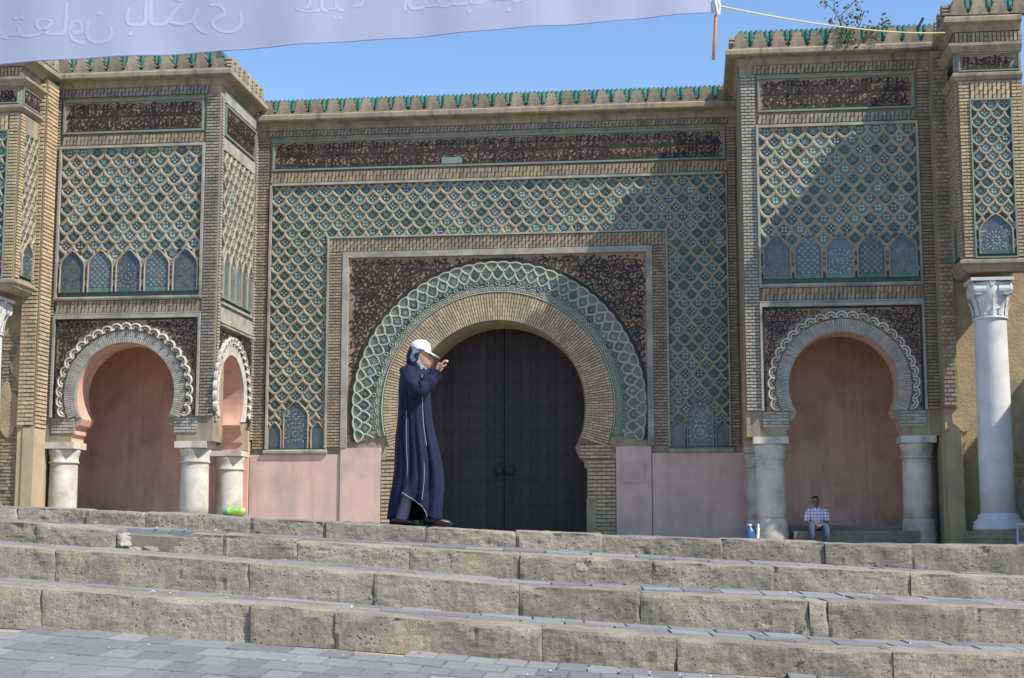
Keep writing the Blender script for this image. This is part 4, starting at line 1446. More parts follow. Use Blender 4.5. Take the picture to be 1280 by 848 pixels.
# pavers: one bevelled slab shared by all
def paver_mesh(seed):
    mb = MB()
    rr = random.Random(seed)
    q = [(-.5, -.5), (.5, -.5), (.5, .5), (-.5, .5)]
    e = .035
    lo = [mb.V((x, y, -.05)) for x, y in q]
    mi = [mb.V((x * (1 - e * .2), y * (1 - e * .2), -.012 + rr.uniform(-.004, .004))) for x, y in q]
    hi = [mb.V((x * (1 - e), y * (1 - e), rr.uniform(-.003, .003))) for x, y in q]
    for A, B in ((lo, mi), (mi, hi)):
        for k in range(4):
            j = (k + 1) % 4
            mb.F((A[k], A[j], B[j], B[k]))
    mb.F(hi)
    return mb.mesh('paver', ['paver'])
PVM = [paver_mesh(k) for k in range(6)]
def paver(parent, x, y, zf, w, d, rz=0.0):
    o = link('paver', random.choice(PVM), parent)
    e = .15
    z = zf(x, y)
    sx = (zf(x + e, y) - zf(x - e, y)) / (2 * e)
    sy = (zf(x, y + e) - zf(x, y - e)) / (2 * e)
    o.location = (x, y, z + random.uniform(-.004, .004))
    nrm = Vector((-sx + random.uniform(-.006, .006), -sy + random.uniform(-.006, .006), 1)).normalized()
    q = Vector((0, 0, 1)).rotation_difference(nrm)
    o.rotation_euler = (q @ Matrix.Rotation(rz + random.uniform(-.01, .01), 3, 'Z').to_quaternion()).to_euler()
    o.scale = (w, d, 1)
for i in (1, 2, 3):
    Y0, Y1 = COURSE[i][0] + .40, COURSE[i + 1][0]
    def zf(x, y, i=i, Y0=Y0, Y1=Y1):
        t = (y - Y0 + .4) / (Y1 - Y0 + .4)
        return ctop(i, x) * (1 - t) + (cbot(i + 1, x) + .0) * t + .004
    for r in range(2):
        dpt = (Y1 - Y0) / 2
        x = -5.2 + .2 * r
        while x < 5.2:
            w = random.uniform(.30, .42)
            paver(steps, x + w / 2, Y0 + dpt * (r + .5) + .015, zf, w - .006, dpt - .004)
            x += w
# square paving in front of the bottom step, laid a little askew
ang = radians(-7)
ca_, sa_ = cos(ang), sin(ang)
cnt = 0
for r in range(-1, 9):
    for k in range(-30, 31):
        lx, ly = k * .212 + (.106 if r % 2 else 0), 10.77 - r * .335
        x, y = lx * ca_ - (ly - 10.8) * sa_, 10.8 + lx * sa_ + (ly - 10.8) * ca_
        if y > 10.86 or y < 8.3 or abs(x) > y * .36 + .05 or x > 2.6 or y < 8.75 + .35 * max(0, x):
            continue
        if cnt < 299:
            paver(square, x, y, lambda a, b: ground_z(a, b), .197, .318, ang)
            cnt += 1
# small scraps of litter and grit
mb = MB()
rr = random.Random(12)
for k in range(420):
    y = rr.choice((rr.uniform(8.6, 10.9), rr.uniform(8.6, 10.9), rr.uniform(11.3, 11.95), rr.uniform(12.3, 12.95), rr.uniform(13.3, 13.85)))
    x = rr.uniform(-3.9, 3.9)
    if y < 11:
        if x > 1.5:
            continue
        z = ground_z(x, y) + .006
    else:
        i = int(y) - 10
        t = (y - COURSE[i][0]) / (COURSE[i + 1][0] - COURSE[i][0])
        z = ctop(i, x) * (1 - t) + cbot(i + 1, x) * t + .014
    s = rr.uniform(.004, .016) if k > 25 else rr.uniform(.015, .03)
    a = rr.random() * 3
    mb.face([(x + s * cos(a), y + s * sin(a), z), (x - s * .7 * sin(a), y + s * .7 * cos(a), z + s * .5), (x - s * cos(a), y - s * sin(a), z + .004), (x + s * .6 * sin(a), y - s * .6 * cos(a), z + s * .3)])
M['scrap'] = mat('paper_scrap', (.72, .70, .65), (.5, .48, .43), rough=.8)
g = mb.build('litter', ['scrap'])
g['kind'] = 'stuff'
g['label'] = 'pale paper scraps and grit scattered over paving and treads'
g['category'] = 'litter'

# ---------------------------------------------------------------- people
M['skin'] = mat('skin', (.46, .26, .17), (.40, .22, .145), ns=9, rough=.55, spec=.35)
M['skin_d'] = mat('skin_dark', (.20, .105, .065), (.17, .09, .055), ns=9, rough=.5, spec=.35)
M['navy'] = mat('navy_cloth', (.010, .0118, .042), (.0075, .009, .032), ns=4, rough=.78, bump=.55, bs=11, bd=.03)
M['trim'] = mat('pale_trim', (.34, .35, .45), (.28, .29, .38), rough=.7)
M['white'] = mat('white_cotton', (.80, .80, .79), (.74, .74, .74), rough=.8, bump=.2, bs=90, bd=.004)
M['trouser'] = mat('pale_blue_cloth', (.17, .19, .25), (.14, .16, .21), rough=.85)
M['black'] = mat('black_leather', (.012, .012, .014), (.02, .02, .022), rough=.35, spec=.5)
M['hair'] = mat('dark_hair', (.012, .01, .009), (.02, .016, .014), ns=30, rough=.6)
M['jeans'] = mat('denim', (.035, .06, .115), (.05, .08, .14), ns=8, rough=.85, bump=.3, bs=120, bd=.004)
M['eye'] = mat('eye', (.03, .02, .018), rough=.2)
M['lips'] = mat('lips', (.32, .11, .085), rough=.45)
def scarf_mat():
    m = mat('patterned_scarf', (.17, .205, .29), (.22, .255, .34), ns=6, rough=.8)
    nt = m.node_tree
    b = nt.nodes['Principled BSDF']
    co = _n(nt, 'ShaderNodeTexCoord').outputs['Object']
    base = b.inputs['Base Color'].links[0].from_socket
    nt.links.new(_mix(nt, _ramp(nt, _noise(nt, 13, 1, .4, co), .475, .495), base, (.012, .014, .026)), b.inputs['Base Color'])
    return m
M['scarf'] = scarf_mat()
def plaid_mat():
    m = mat('plaid_shirt', (.78, .75, .80), (.72, .70, .76), rough=.85)
    nt = m.node_tree
    b = nt.nodes['Principled BSDF']
    sx = _n(nt, 'ShaderNodeSeparateXYZ')
    nt.links.new(_n(nt, 'ShaderNodeTexCoord').outputs['Object'], sx.inputs[0])
    col = b.inputs['Base Color'].links[0].from_socket
    def band(axis, per, width, off, c, a):
        nonlocal col
        mm = _n(nt, 'ShaderNodeMath', operation='MULTIPLY_ADD')
        nt.links.new(sx.outputs[axis], mm.inputs[0])
        mm.inputs[1].default_value, mm.inputs[2].default_value = 1 / per, off
        fr = _n(nt, 'ShaderNodeMath', operation='FRACT')
        nt.links.new(mm.outputs[0], fr.inputs[0])
        lt = _n(nt, 'ShaderNodeMath', operation='LESS_THAN')
        nt.links.new(fr.outputs[0], lt.inputs[0])
        lt.inputs[1].default_value = width
        ml = _n(nt, 'ShaderNodeMath', operation='MULTIPLY')
        nt.links.new(lt.outputs[0], ml.inputs[0])
        ml.inputs[1].default_value = a
        col = _mix(nt, ml.outputs[0], col, c)
    for ax in (0, 2):
        band(ax, .078, .30, .2, (.11, .09, .34), .62)
        band(ax, .078, .10, .72, (.45, .09, .16), .5)
    nt.links.new(col, b.inputs['Base Color'])
    return m
M['plaid'] = plaid_mat()
def smoothed(pts, n):
    """Catmull-Rom resampling of tuples"""
    out = []
    m_ = len(pts)
    for k in range(n):
        t = k / (n - 1) * (m_ - 1)
        i = min(int(t), m_ - 2)
        f = t - i
        p0, p1, p2, p3 = pts[max(i - 1, 0)], pts[i], pts[i + 1], pts[min(i + 2, m_ - 1)]
        out.append(tuple(.5 * (2 * b + (c - a) * f + (2 * a - 5 * b + 4 * c - d) * f * f + (3 * b - a - 3 * c + d) * f ** 3) for a, b, c, d in zip(p0, p1, p2, p3)))
    return out
def merge_body(mb, name, mt, parent, vox):
    """one continuous skin from overlapping closed shells"""
    me = mb.mesh(name, [mt])
    tmp = bpy.data.objects.new('tmp', me)
    COL.objects.link(tmp)
    md = tmp.modifiers.new('r', 'REMESH')
    md.mode = 'VOXEL'
    md.voxel_size = vox
    s = tmp.modifiers.new('s', 'SMOOTH')
    s.factor = .5
    s.iterations = 3
    dg = bpy.context.evaluated_depsgraph_get()
    out = bpy.data.meshes.new_from_object(tmp.evaluated_get(dg))
    bpy.data.objects.remove(tmp)
    out.name = name
    out.materials.clear()
    out.materials.append(M[mt])
    out.polygons.foreach_set('use_smooth', [True] * len(out.polygons))
    return link(name, out, parent)
def ell(mb, c, r, n=16, m_=10, rot=None):
    rows = []
    for j in range(m_ + 1):
        th = pi * (j + .001) / (m_ + .002)
        row = []
        for k in range(n):
            a = 2 * pi * k / n
            d = Vector((sin(th) * cos(a) * r[0], sin(th) * sin(a) * r[1], cos(th) * r[2]))
            if rot:
                d = rot @ d
            row.append(tuple(Vector(c) + d))
        rows.append(row[::-1])
    mb.rings(rows)
def head_rings(mb, k, facing, c, prof, hw, nose):
    """head of horizontal rings; facing = unit vector in plan; prof rows (z, back, front, halfwidth)"""
    n = 36
    rows = []
    fx, fy = facing
    for z, bk, ft, w in prof:
        row = []
        for q in range(n):
            a = 2 * pi * q / n
            cx, rx = (bk + ft) / 2, (ft - bk) / 2
            px = cx + rx * (abs(cos(a)) ** .9) * (1 if cos(a) > 0 else -1)
            py = w * sin(a)
            nb = nose(z) if abs(a) < .3 or abs(a - 2 * pi) < .3 else 0
            aa = min(a, 2 * pi - a)
            px += nb * max(0, 1 - aa / .3)
            row.append((c[0] + px * fx - py * fy, c[1] + px * fy + py * fx, c[2] + z))
        rows.append(row)
    mb.rings(rows)
def bump(z, c, w):
    return max(0, 1 - abs(z - c) / w)

# --- the walking person in a navy robe (local x = walking direction, y away from the square)
KW = .00739
WX, WY = -.873, 14.12
WZ = ctop(4, WX) + .006
walker = thing('person', 'person in a long navy hooded robe, patterned scarf and white cap walking along top step', 'person', world=(WX, WY, WZ))
def wp(x, y):
    return ((x - 521) * KW, (657 - y) * KW)
body = MB()
hx, hz = wp(524, 461)
prof = [(0, .005, .05, .028), (.018, -.045, .082, .048), (.045, -.075, .098, .062), (.07, -.085, .102, .068), (.10, -.095, .10, .073), (.135, -.10, .098, .076), (.165, -.10, .098, .076), (.20, -.09, .09, .07), (.235, -.06, .06, .05), (.25, -.02, .03, .02)]
def nose_w(z):
    return .030 * bump(z, .085, .035) + .012 * bump(z, .05, .012) + .008 * bump(z, .035, .01) - .012 * bump(z, .128, .02)
head_rings(body, 1, (1, 0), (hx, 0, hz - .005), prof, .07, nose_w)
body.tube([(hx - .03, 0, hz - .12), (hx - .01, 0, hz + .08)], [.062, .055], 16)
# trunk and legs under the robe
body.tube([(-.03, 0, .80), (-.03, 0, .95), (-.04, 0, 1.1), (-.05, 0, 1.25), (-.045, 0, 1.37), (-.03, 0, 1.45)], [.13, .14, .12, .13, .11, .06], 18, sy=1.3)
hipz = .84
for (ax, ay, az), kx, yy in (((-.165, -.06, .075), -.04, -.06), ((.155, .06, .075), .12, .06)):
    body.tube([(-.03, yy, hipz), ((kx - .03) / 2 + .01, yy, .62), (kx, yy, .45), ((kx + ax) / 2, (yy + ay) / 2, .28), (ax, ay, az)], [.075, .068, .055, .05, .036], 14)
    body.tube([(ax, ay, az), (ax + .05, ay, .04), (ax + .11, ay, .028)], [.036, .026, .016], 12)
sh, el_, wr = Vector((-.075, -.165, 1.385)), Vector((.015, -.235, 1.235)), Vector((.178, -.16, 1.40))
body.tube([sh, (sh + el_) / 2, el_, (el_ + wr) / 2, wr], [.05, .048, .042, .036, .027], 14)
# hand lifted to the brim: palm, four bent fingers, thumb
pc = Vector((.205, -.15, 1.455))
body.tube([wr, wr + (pc - wr) * .5, pc, pc + Vector((.018, .0, .03))], [.027, .032, .038, .034], 14, sy=.55)
fl_ = [(-.030, .068, .0075), (-.011, .078, .0082), (.009, .072, .008), (.027, .058, .007)]
for off, ln, r in fl_:
    b0 = pc + Vector((.020, off * .9, .032 - abs(off) * .25))
    d1 = Vector((.62, -.05, .78)).normalized()
    d2 = Vector((.95, -.05, .12)).normalized()
    d3 = Vector((.55, -.05, -.75)).normalized()
    p1 = b0 + d1 * ln * .45
    p2 = p1 + d2 * ln * .35
    p3 = p2 + d3 * ln * .28
    body.tube([b0 - d1 * .015, b0, p1, p2, p3], [r * 1.15, r * 1.15, r * 1.05, r, r * .8], 8)
tb = pc + Vector((.002, -.034, -.012))
body.tube([tb, tb + Vector((.035, -.012, .012)), tb + Vector((.062, -.004, .030))], [.012, .0105, .008], 8)
# far arm hanging
body.tube([(-.06, .17, 1.38), (-.04, .22, 1.15), (.03, .21, .93), (.045, .2, .86)], [.05, .042, .032, .028], 12)
bodyo = merge_body(body, 'body', 'skin', walker, .0055)
mb = MB()
for sy in (-1, 1):
    ell(mb, (hx + .083, sy * .031, hz + .128), (.011, .013, .008), 10, 6)
mb.build('eyes', 'eye', walker, smooth=True)
mb = MB()
ell(mb, (hx + .099, 0, hz + .040), (.012, .022, .008), 10, 6)
mb.build('mouth', 'lips', walker, smooth=True)
# robe
RB = [(462, 507, 530, .085), (465, 502, 533, .15), (470, 498.5, 534.5, .20), (485, 497, 535, .215), (500, 496.6, 536, .205), (515, 496, 537, .20), (535, 494.5, 540, .215), (560, 492.5, 546, .23), (590, 491.5, 551, .24), (620, 487.5, 551.5, .245), (650, 484.5, 549, .25)]
RS_ = smoothed(RB, 70)
def hem(deg):
    """pixels by which the hem is lifted at this angle round the robe (slit on the near side)"""
    d = (deg + 360) % 360
    pts = [(0, 0), (200, 0), (222, 6), (248, 34), (268, 26), (296, 13), (306, 3), (318, 0), (360, 0)]
    return interp(d, [p[0] for p in pts], [p[1] for p in pts])
NTH = 132
def robe_pt(row, q, inset=0.0):
    y, xb, xf, hw = row
    a = 2 * pi * q / NTH
    f = max(0, min(1, (y - 480) / 170))
    lift = hem(math.degrees(a)) * max(0, (y - 600) / 50) ** 1.0 if y > 600 else 0
    y2 = y - lift
    s7 = sin(7 * a + 1.2 * sin(y * .02) + .8)
    fold = f * (.10 * (abs(s7) ** .6) * (1 if s7 > 0 else -1) + .055 * sin(13 * a + y * .018) + .022 * sin(23 * a - y * .03)) + .010 * noise.noise(Vector((cos(a) * 2.2, sin(a) * 2.2, y * .045))) * 2
    g = max(0, min(1, (y - 488) / 50))
    dg_ = math.degrees(a)
    fold -= g * (.12 * max(0, min(1, (dg_ - 252) / 4, (279 - dg_) / 5)) + .13 * bump(dg_, 305, 6) + .10 * bump(dg_, 236, 6) + .10 * bump(dg_, 325, 7))
    fold += .05 * f * bump(math.degrees(a), 286, 16) + .05 * f * bump(math.degrees(a), 246, 10)
    k = 1 + fold - inset - .08 * f
    cx, rx = (xb + xf) / 2, (xf - xb) / 2
    ca__, sa__ = cos(a), sin(a)
    px = cx + rx * k * (abs(ca__) ** .85) * (1 if ca__ > 0 else -1)
    py = hw * k * (abs(sa__) ** .9) * (1 if sa__ > 0 else -1)
    X, Z = wp(px, y2)
    return (X, py, Z)
mb = MB()
mb.rings([[robe_pt(r, q) for q in range(NTH)] for r in RS_], cap=False)
robe = mb.build('robe', ['navy'], walker, smooth=True)
sd = robe.modifiers.new('thick', 'SOLIDIFY')
sd.thickness = .006
sd.offset = -1
# trim along the slit, the front seam and the side seam
mb = MB()
last = RS_[-1]
def off(p, e=.006):
    return (p[0], p[1] - e, p[2])
mb.tube([off(robe_pt(last, q)) for q in range(int(246 / 360 * NTH), int(309 / 360 * NTH))], .0035, 6)
side = [off(robe_pt(r, int(250 / 360 * NTH))) for r in RS_ if 515 < r[0] < 651]
mb.tube(side, .0025, 6)
fr_ = [off(robe_pt(r, int(300 / 360 * NTH))) for r in RS_ if 470 < r[0] < 560]
mb.tube([(p[0] + .004, p[1] - .004, p[2]) for p in fr_], .004, 6)
fr_ = [off(robe_pt(r, int(288 / 360 * NTH))) for r in RS_ if 578 < r[0] < 640]
mb.tube(fr_, .003, 6)
mb.build('trim', 'trim', robe)
# sleeves with folds
def sleeve(path, rad, seed, name='sleeve'):
    mb = MB()
    P = smoothed([tuple(p) + (r,) for p, r in zip(path, rad)], 26)
    n = 28
    mb2 = MB()
    mb2.tube([p[:3] for p in P], [p[3] for p in P], n)
    vs = []
    for i, v in enumerate(mb2.v):
        ring, q = divmod(i, n)
        if ring < len(P):
            c = Vector(P[ring][:3])
            d = Vector(v) - c
            k = .93 + .13 * sin(ring * 1.15 + 2.4 * sin(2 * pi * q / n + seed)) + .06 * sin(ring * 2.3 - 3 * sin(2 * pi * q / n)) + .16 * noise.noise(Vector((q * .35, ring * .33, seed)))
            v = tuple(c + d * k)
        vs.append(v)
    mb2.v = vs
    mb2.f = mb2.f[:-2]
    mb2.m = mb2.m[:-2]
    return mb2.build(name, ['navy'], walker, smooth=True)
sleeve([Vector((-.085, -.10, 1.435)), Vector((-.085, -.185, 1.375)), Vector((-.045, -.235, 1.29)), Vector((.012, -.25, 1.235)), Vector((.075, -.225, 1.27)), Vector((.13, -.19, 1.335)), Vector((.183, -.16, 1.402))], [.06, .084, .082, .08, .076, .066, .055], 1.3)
sleeve([Vector((-.08, .12, 1.42)), Vector((-.06, .2, 1.34)), Vector((-.04, .24, 1.15)), Vector((.02, .23, .98)), Vector((.03, .22, .9))], [.06, .085, .08, .075, .075], 4.1)
# folded hood lying on the back
mb = MB()
ell(mb, (-.105, 0, 1.425), (.065, .105, .05), 18, 10, Matrix.Rotation(.5, 3, 'Y'))
mb.build('hood', 'navy', walker, smooth=True)
# scarf round head and neck
mb = MB()
SC = [(468, 502, 536, .125, 0), (464, 504.5, 534.5, .105, 0), (460, 506, 533, .092, 26), (455, 506, 531, .090, 54), (449, 505.5, 530, .090, 64), (442, 506, 530, .090, 66), (436, 508, 532, .087, 60), (430, 511, 533, .078, 40), (426, 516, 529, .05, 10)]
rows = []
for r in smoothed(SC, 34):
    y, xb, xf, hw, op = r
    row = []
    for q in range(49):
        a = radians(max(op, 0)) + (2 * pi - 2 * radians(max(op, 0))) * q / 48
        k = 1 + .05 * noise.noise(Vector((cos(a) * 2.5, sin(a) * 2.5, y * .12))) + .02 * sin(y * .9 + 3 * a)
        cx, rx = (xb + xf) / 2, (xf - xb) / 2
        X, Z = wp(cx + rx * k * cos(a), y)
        row.append((X, hw * k * sin(a), Z))
    rows.append(row)
mb.rings(rows, closed=False, cap=False)
o = mb.build('scarf', ['scarf'], walker, smooth=True)
sd = o.modifiers.new('thick', 'SOLIDIFY')
sd.thickness = .006
# cap: crown and brim
mb = MB()
rows = []
cxp = 523.2
for j in range(13):
    t = j / 12
    y = 438 - 14.5 * sin(t * pi / 2)
    rr_ = cos(t * pi / 2) ** .72 + .001
    row = []
    for q in range(40):
        a = 2 * pi * q / 40
        X, Z = wp(cxp + 1.5 * t + 13.4 * rr_ * cos(a), y + (2.0 * cos(a) - 1.0) * (1 - t))
        row.append((X, .096 * rr_ * sin(a), Z))
    rows.append(row)
mb.rings(rows)
capo = mb.build('cap', ['white'], walker, smooth=True)
mb = MB()
top, bot = [], []
for j in range(7):
    t = j / 6
    for q in range(17):
        s_ = -1 + 2 * q / 16
        yy = .088 * s_
        ext = sqrt(max(0, 1 - s_ * s_ * .98))
        X, Z = wp(cxp + 12.8 * sqrt(max(0, 1 - (yy / .097) ** 2)) + t * 12.5 * ext, 438.2 + (2.0 * sqrt(max(0, 1 - (yy / .097) ** 2)) - 1.0) + t * 7.4 * ext)
        top.append((X, yy, Z))
for e in (0, -.006):
    k0 = len(mb.v)
    for p in top:
        mb.V((p[0], p[1], p[2] + e))
    for j in range(6):
        for q in range(16):
            i = k0 + j * 17 + q
            mb.F((i, i + 1, i + 18, i + 17) if e == 0 else (i + 17, i + 18, i + 1, i))
mb.build('brim', ['white'], capo, smooth=True)
# trousers and shoes
mb = MB()
mb.tube([(-.06, -.07, .60), (-.08, -.072, .42), (-.115, -.066, .24), (-.135, -.06, .10), (-.145, -.06, .055)], [.085, .08, .07, .062, .060], 20)
mb.tube([(.07, .075, .60), (.12, .07, .42), (.14, .065, .24), (.15, .06, .09)], [.085, .08, .07, .06], 20)
mb.build('trousers', ['trouser'], walker, smooth=True)
for ax, ay, ln, tz in ((-.195, -.06, .25, 0), (.105, .055, .27, 0)):
    mb = MB()
    rows = []
    for j in range(14):
        t = j / 13
        x = ax - .055 + ln * t
        w = .040 * (sin(pi * min(1, .12 + .88 * t)) ** .45) * (.85 + .3 * sin(pi * t * .9))
        h = .075 * (1 - t) ** .8 + .030 + (.012 if t < .15 else 0)
        if t > .93:
            h *= .6
        row = []
        for q in range(16):
            a = 2 * pi * q / 16
            row.append((x, ay + w * cos(a), max(.0, .004 + h * .5 + h * .5 * sin(a))))
        rows.append(row)
    mb.rings(rows)
    mb.build('shoe', ['black'], walker, smooth=True)

# --- seated man on the bench of the right niche (faces the square)
mp = l2w(7.95, -3.52, STREET)
man = thing('person', 'man in a checked shirt and jeans seated in the right arch, hands clasped', 'person', world=mp, rz=-YAW)
SEAT = .47
b = MB()
hz_ = SEAT + .60
prof = [(0, -.01, .045, .03), (.02, -.05, .078, .05), (.05, -.075, .092, .072), (.08, -.085, .096, .078), (.12, -.095, .094, .082), (.16, -.10, .092, .083), (.195, -.09, .082, .076), (.225, -.06, .05, .048), (.238, -.02, .02, .02)]
head_rings(b, 1, (.10, -.995), (-.03, -.06, hz_), prof, .07, lambda z: .028 * bump(z, .085, .035) + .01 * bump(z, .05, .012) - .012 * bump(z, .128, .02))
for s_ in (-1, 1):
    ell(b, (-.03 + s_ * .084, -.05, hz_ + .10), (.012, .022, .032), 10, 6)
b.tube([(-.01, .0, hz_ - .1), (-.02, -.03, hz_ + .06)], [.06, .055], 14)
b.tube([(0, .02, SEAT + .08), (0, .03, SEAT + .22), (0, .01, SEAT + .40), (0, 0, SEAT + .50), (0, 0, SEAT + .55)], [.10, .105, .11, .095, .055], 18, sy=1.0)
for s_ in (-1, 1):
    b.tube([(s_ * .17, 0, SEAT + .49), (s_ * .235, -.04, SEAT + .32), (s_ * .245, -.08, SEAT + .20), (s_ * .15, -.24, SEAT + .15), (s_ * .055, -.34, SEAT + .12)], [.055, .046, .042, .036, .028], 12)
    pc = Vector((s_ * .035, -.37, SEAT + .11))
    b.tube([(s_ * .06, -.335, SEAT + .122), pc, pc + Vector((-s_ * .02, -.03, -.02))], [.03, .038, .03], 10)
    for i in range(4):
        q0 = pc + Vector((-s_ * .01, -.03 + i * .018, -.015))
        b.tube([q0, q0 + Vector((-s_ * .04, -.012, -.018)), q0 + Vector((-s_ * .055, .012, -.036))], [.010, .0095, .008], 7)
    b.tube([pc + Vector((0, -.01, .02)), pc + Vector((-s_ * .03, -.03, .035))], [.012, .009], 7)
    b.tube([(s_ * .1, 0, SEAT + .08), (s_ * .15, -.25, SEAT + .07), (s_ * .18, -.43, SEAT + .05), (s_ * .175, -.43, .25), (s_ * .175, -.42, .08)], [.085, .08, .06, .05, .04], 12)
    b.tube([(s_ * .175, -.42, .06), (s_ * .185, -.52, .04), (s_ * .19, -.58, .035)], [.045, .04, .03], 10)
merge_body(b, 'body', 'skin_d', man, .009)
mb = MB()
rows = []
for z, rx, ry, cy in smoothed([(SEAT + .04, .175, .14, .02), (SEAT + .15, .185, .145, .03), (SEAT + .28, .195, .14, .025), (SEAT + .40, .215, .135, .01), (SEAT + .47, .215, .12, 0), (SEAT + .52, .15, .09, 0), (SEAT + .545, .085, .075, -.01)], 22):
    row = []
    for q in range(40):
        a = 2 * pi * q / 40
        k = 1 + .03 * noise.noise(Vector((cos(a) * 2, sin(a) * 2, z * 9)))
        row.append((rx * k * cos(a), cy + ry * k * sin(a), z))
    rows.append(row)
mb.rings(rows, cap=False)
shirt = mb.build('shirt', ['plaid'], man, smooth=True)
for s_ in (-1, 1):
    mb = MB()
    mb.tube([(s_ * .15, 0, SEAT + .505), (s_ * .20, -.01, SEAT + .45), (s_ * .238, -.04, SEAT + .33), (s_ * .25, -.075, SEAT + .22)], [.065, .078, .072, .068], 18)
    mb.build('sleeve', ['plaid'], shirt, smooth=True)
    mb = MB()
    mb.tube([(s_ * .085, .05, SEAT + .09), (s_ * .11, -.1, SEAT + .085), (s_ * .15, -.27, SEAT + .08), (s_ * .18, -.44, SEAT + .045), (s_ * .178, -.455, SEAT - .08), (s_ * .176, -.44, .12)], [.11, .105, .098, .085, .08, .07], 18)
    mb.build('trouser_leg', ['jeans'], man, smooth=True)
    mb = MB()
    ell(mb, (s_ * .185, -.51, .045), (.05, .13, .045), 14, 8)
    mb.build('shoe', ['black'], man, smooth=True)
mb = MB()
for s_ in (-1, 1):
    mb.prism([(s_ * .005, SEAT + .50), (s_ * .07, SEAT + .56), (s_ * .09, SEAT + .52)][::s_], .10, .125) if False else None
    mb.tube([(s_ * .012, -.125, SEAT + .47), (s_ * .05, -.095, SEAT + .53), (s_ * .065, -.03, SEAT + .56)], [.012, .018, .016], 8)
mb.build('collar', ['white'], shirt)
mb = MB()
ell(mb, (-.03, -.045, hz_ + .175), (.087, .102, .072), 18, 10)
mb.build('hair', 'hair', man, smooth=True)
mb = MB()
for s_ in (-1, 1):
    ell(mb, (-.03 + s_ * .03 + .008, -.06 - .083, hz_ + .125), (.012, .009, .008), 8, 6)
mb.build('eyes', 'eye', man)

# ---------------------------------------------------------------- banner, rope, pole
def banner_mat():
    m = mat('banner_cloth', (.44, .48, .64), (.415, .455, .61), ns=1.2, rough=.8)
    nt = m.node_tree
    b = nt.nodes['Principled BSDF']
    tr = _n(nt, 'ShaderNodeBsdfTranslucent')
    nt.links.new(b.inputs['Base Color'].links[0].from_socket, tr.inputs[0])
    mx = _n(nt, 'ShaderNodeMixShader')
    mx.inputs[0].default_value = .45
    nt.links.new(b.outputs[0], mx.inputs[1])
    nt.links.new(tr.outputs[0], mx.inputs[2])
    nt.links.new(mx.outputs[0], nt.nodes['Material Output'].inputs[0])
    return m
M['banner'] = banner_mat()
M['ink'] = mat('faded_ink', (.33, .36, .47), (.315, .345, .455), rough=.8)
M['ink_r'] = mat('faded_red_ink', (.36, .29, .35), (.34, .27, .33), rough=.8)
M['wood'] = mat('wooden_pole', (.50, .28, .15), (.40, .22, .12), ns=12, rough=.7)
M['rope'] = mat('yellow_rope', (.55, .47, .25), (.48, .4, .22), rough=.9)
BL, BR = Vector((-9.2, 15.86, 6.42)), Vector((2.763, 20.0, 8.60))
HB = 1.75
def bpt(s, t):
    """s along, t up the banner; gentle sag and ripples"""
    p = BL.lerp(BR, s)
    p = p + Vector((-.04, 0, 1)) * (HB * t)
    p.z -= .10 * sin(pi * s) * (1 - .3 * t)
    n = Vector((-.33, .94, 0))
    return p + n * (.035 * sin(s * 31 + t * 1.5) + .02 * sin(s * 77) + .05 * sin(s * 6 + 2 * t) * (1 - t * .4))
ban = thing('banner', 'translucent white cloth banner with faint mirrored lettering stretched across the top left', 'banner', world=(0, 0, 0))
ban.location = BR
BASE[ban.name] = BR.copy()
mb = MB()
NS, NT = 150, 14
ids = [[mb.V(bpt(i / NS, j / NT)) for i in range(NS + 1)] for j in range(NT + 1)]
for j in range(NT):
    for i in range(NS):
        mb.F((ids[j][i], ids[j][i + 1], ids[j + 1][i + 1], ids[j + 1][i]))
mb.build('cloth', ['banner'], ban, smooth=True)
mb = MB()
mb.tube([bpt(i / NS, 0) + Vector((0, -.006, .006)) for i in range(NS + 1)], .011, 6)
mb.build('hem', ['banner'], ban)
def ink_text(chars, s0, t0, size, mt, name='lettering'):
    """mirrored run of glyphs laid on the near side of the cloth, growing to the right"""
    L = (BR - BL).length
    mb = MB()
    x = 0.0
    for ch in chars:
        if ch == ' ':
            x += .35 * size
            continue
        cu = bpy.data.curves.new('g', 'FONT')
        cu.body = ch
        cu.size = size
        cu.resolution_u = 2
        go = bpy.data.objects.new('g', cu)
        COL.objects.link(go)
        dg = bpy.context.evaluated_depsgraph_get()
        me = bpy.data.meshes.new_from_object(go.evaluated_get(dg))
        bpy.data.objects.remove(go)
        if not me.vertices:
            continue
        x1 = max(v.co.x for v in me.vertices)
        x0 = min(v.co.x for v in me.vertices)
        k0 = len(mb.v)
        for v in me.vertices:
            gx = x + (x1 - v.co.x)                # mirrored: seen from behind
            s_, t_ = s0 + gx / L, t0 + v.co.y / HB
            p = bpt(s_, t_) + Vector((.33, -.94, 0)) * .004
            mb.v.append(tuple(p))
        for pg in me.polygons:
            mb.F([k0 + q for q in pg.vertices])
        x += (x1 - x0) - .01 * size
    return mb.build(name, [mt], ban)
ink_text('\ufee3\ufe98\ufecc\ufe8e\ufeed\ufee5', .262, .165, .55, 'ink')
ink_text('\ufe91\ufe8e\ufedf\ufedc\ufeae\ufeef', .385, .20, .60, 'ink')
ink_text('\ufecb\ufee0\ufef4\ufeea', .545, .22, .52, 'ink')
ink_text('\ufe8d\ufedf\ufeb8\ufe92\ufe8e\ufe8f', .655, .20, .62, 'ink')
ink_text('\ufeeb\ufeea', .26, .52, .6, 'ink_r')
for k, s_ in enumerate((.578, .592, .607, .622, .64, .655, .672)):       # faint upright creases
    pass
mb = MB()
pp = bpt(1, .0)
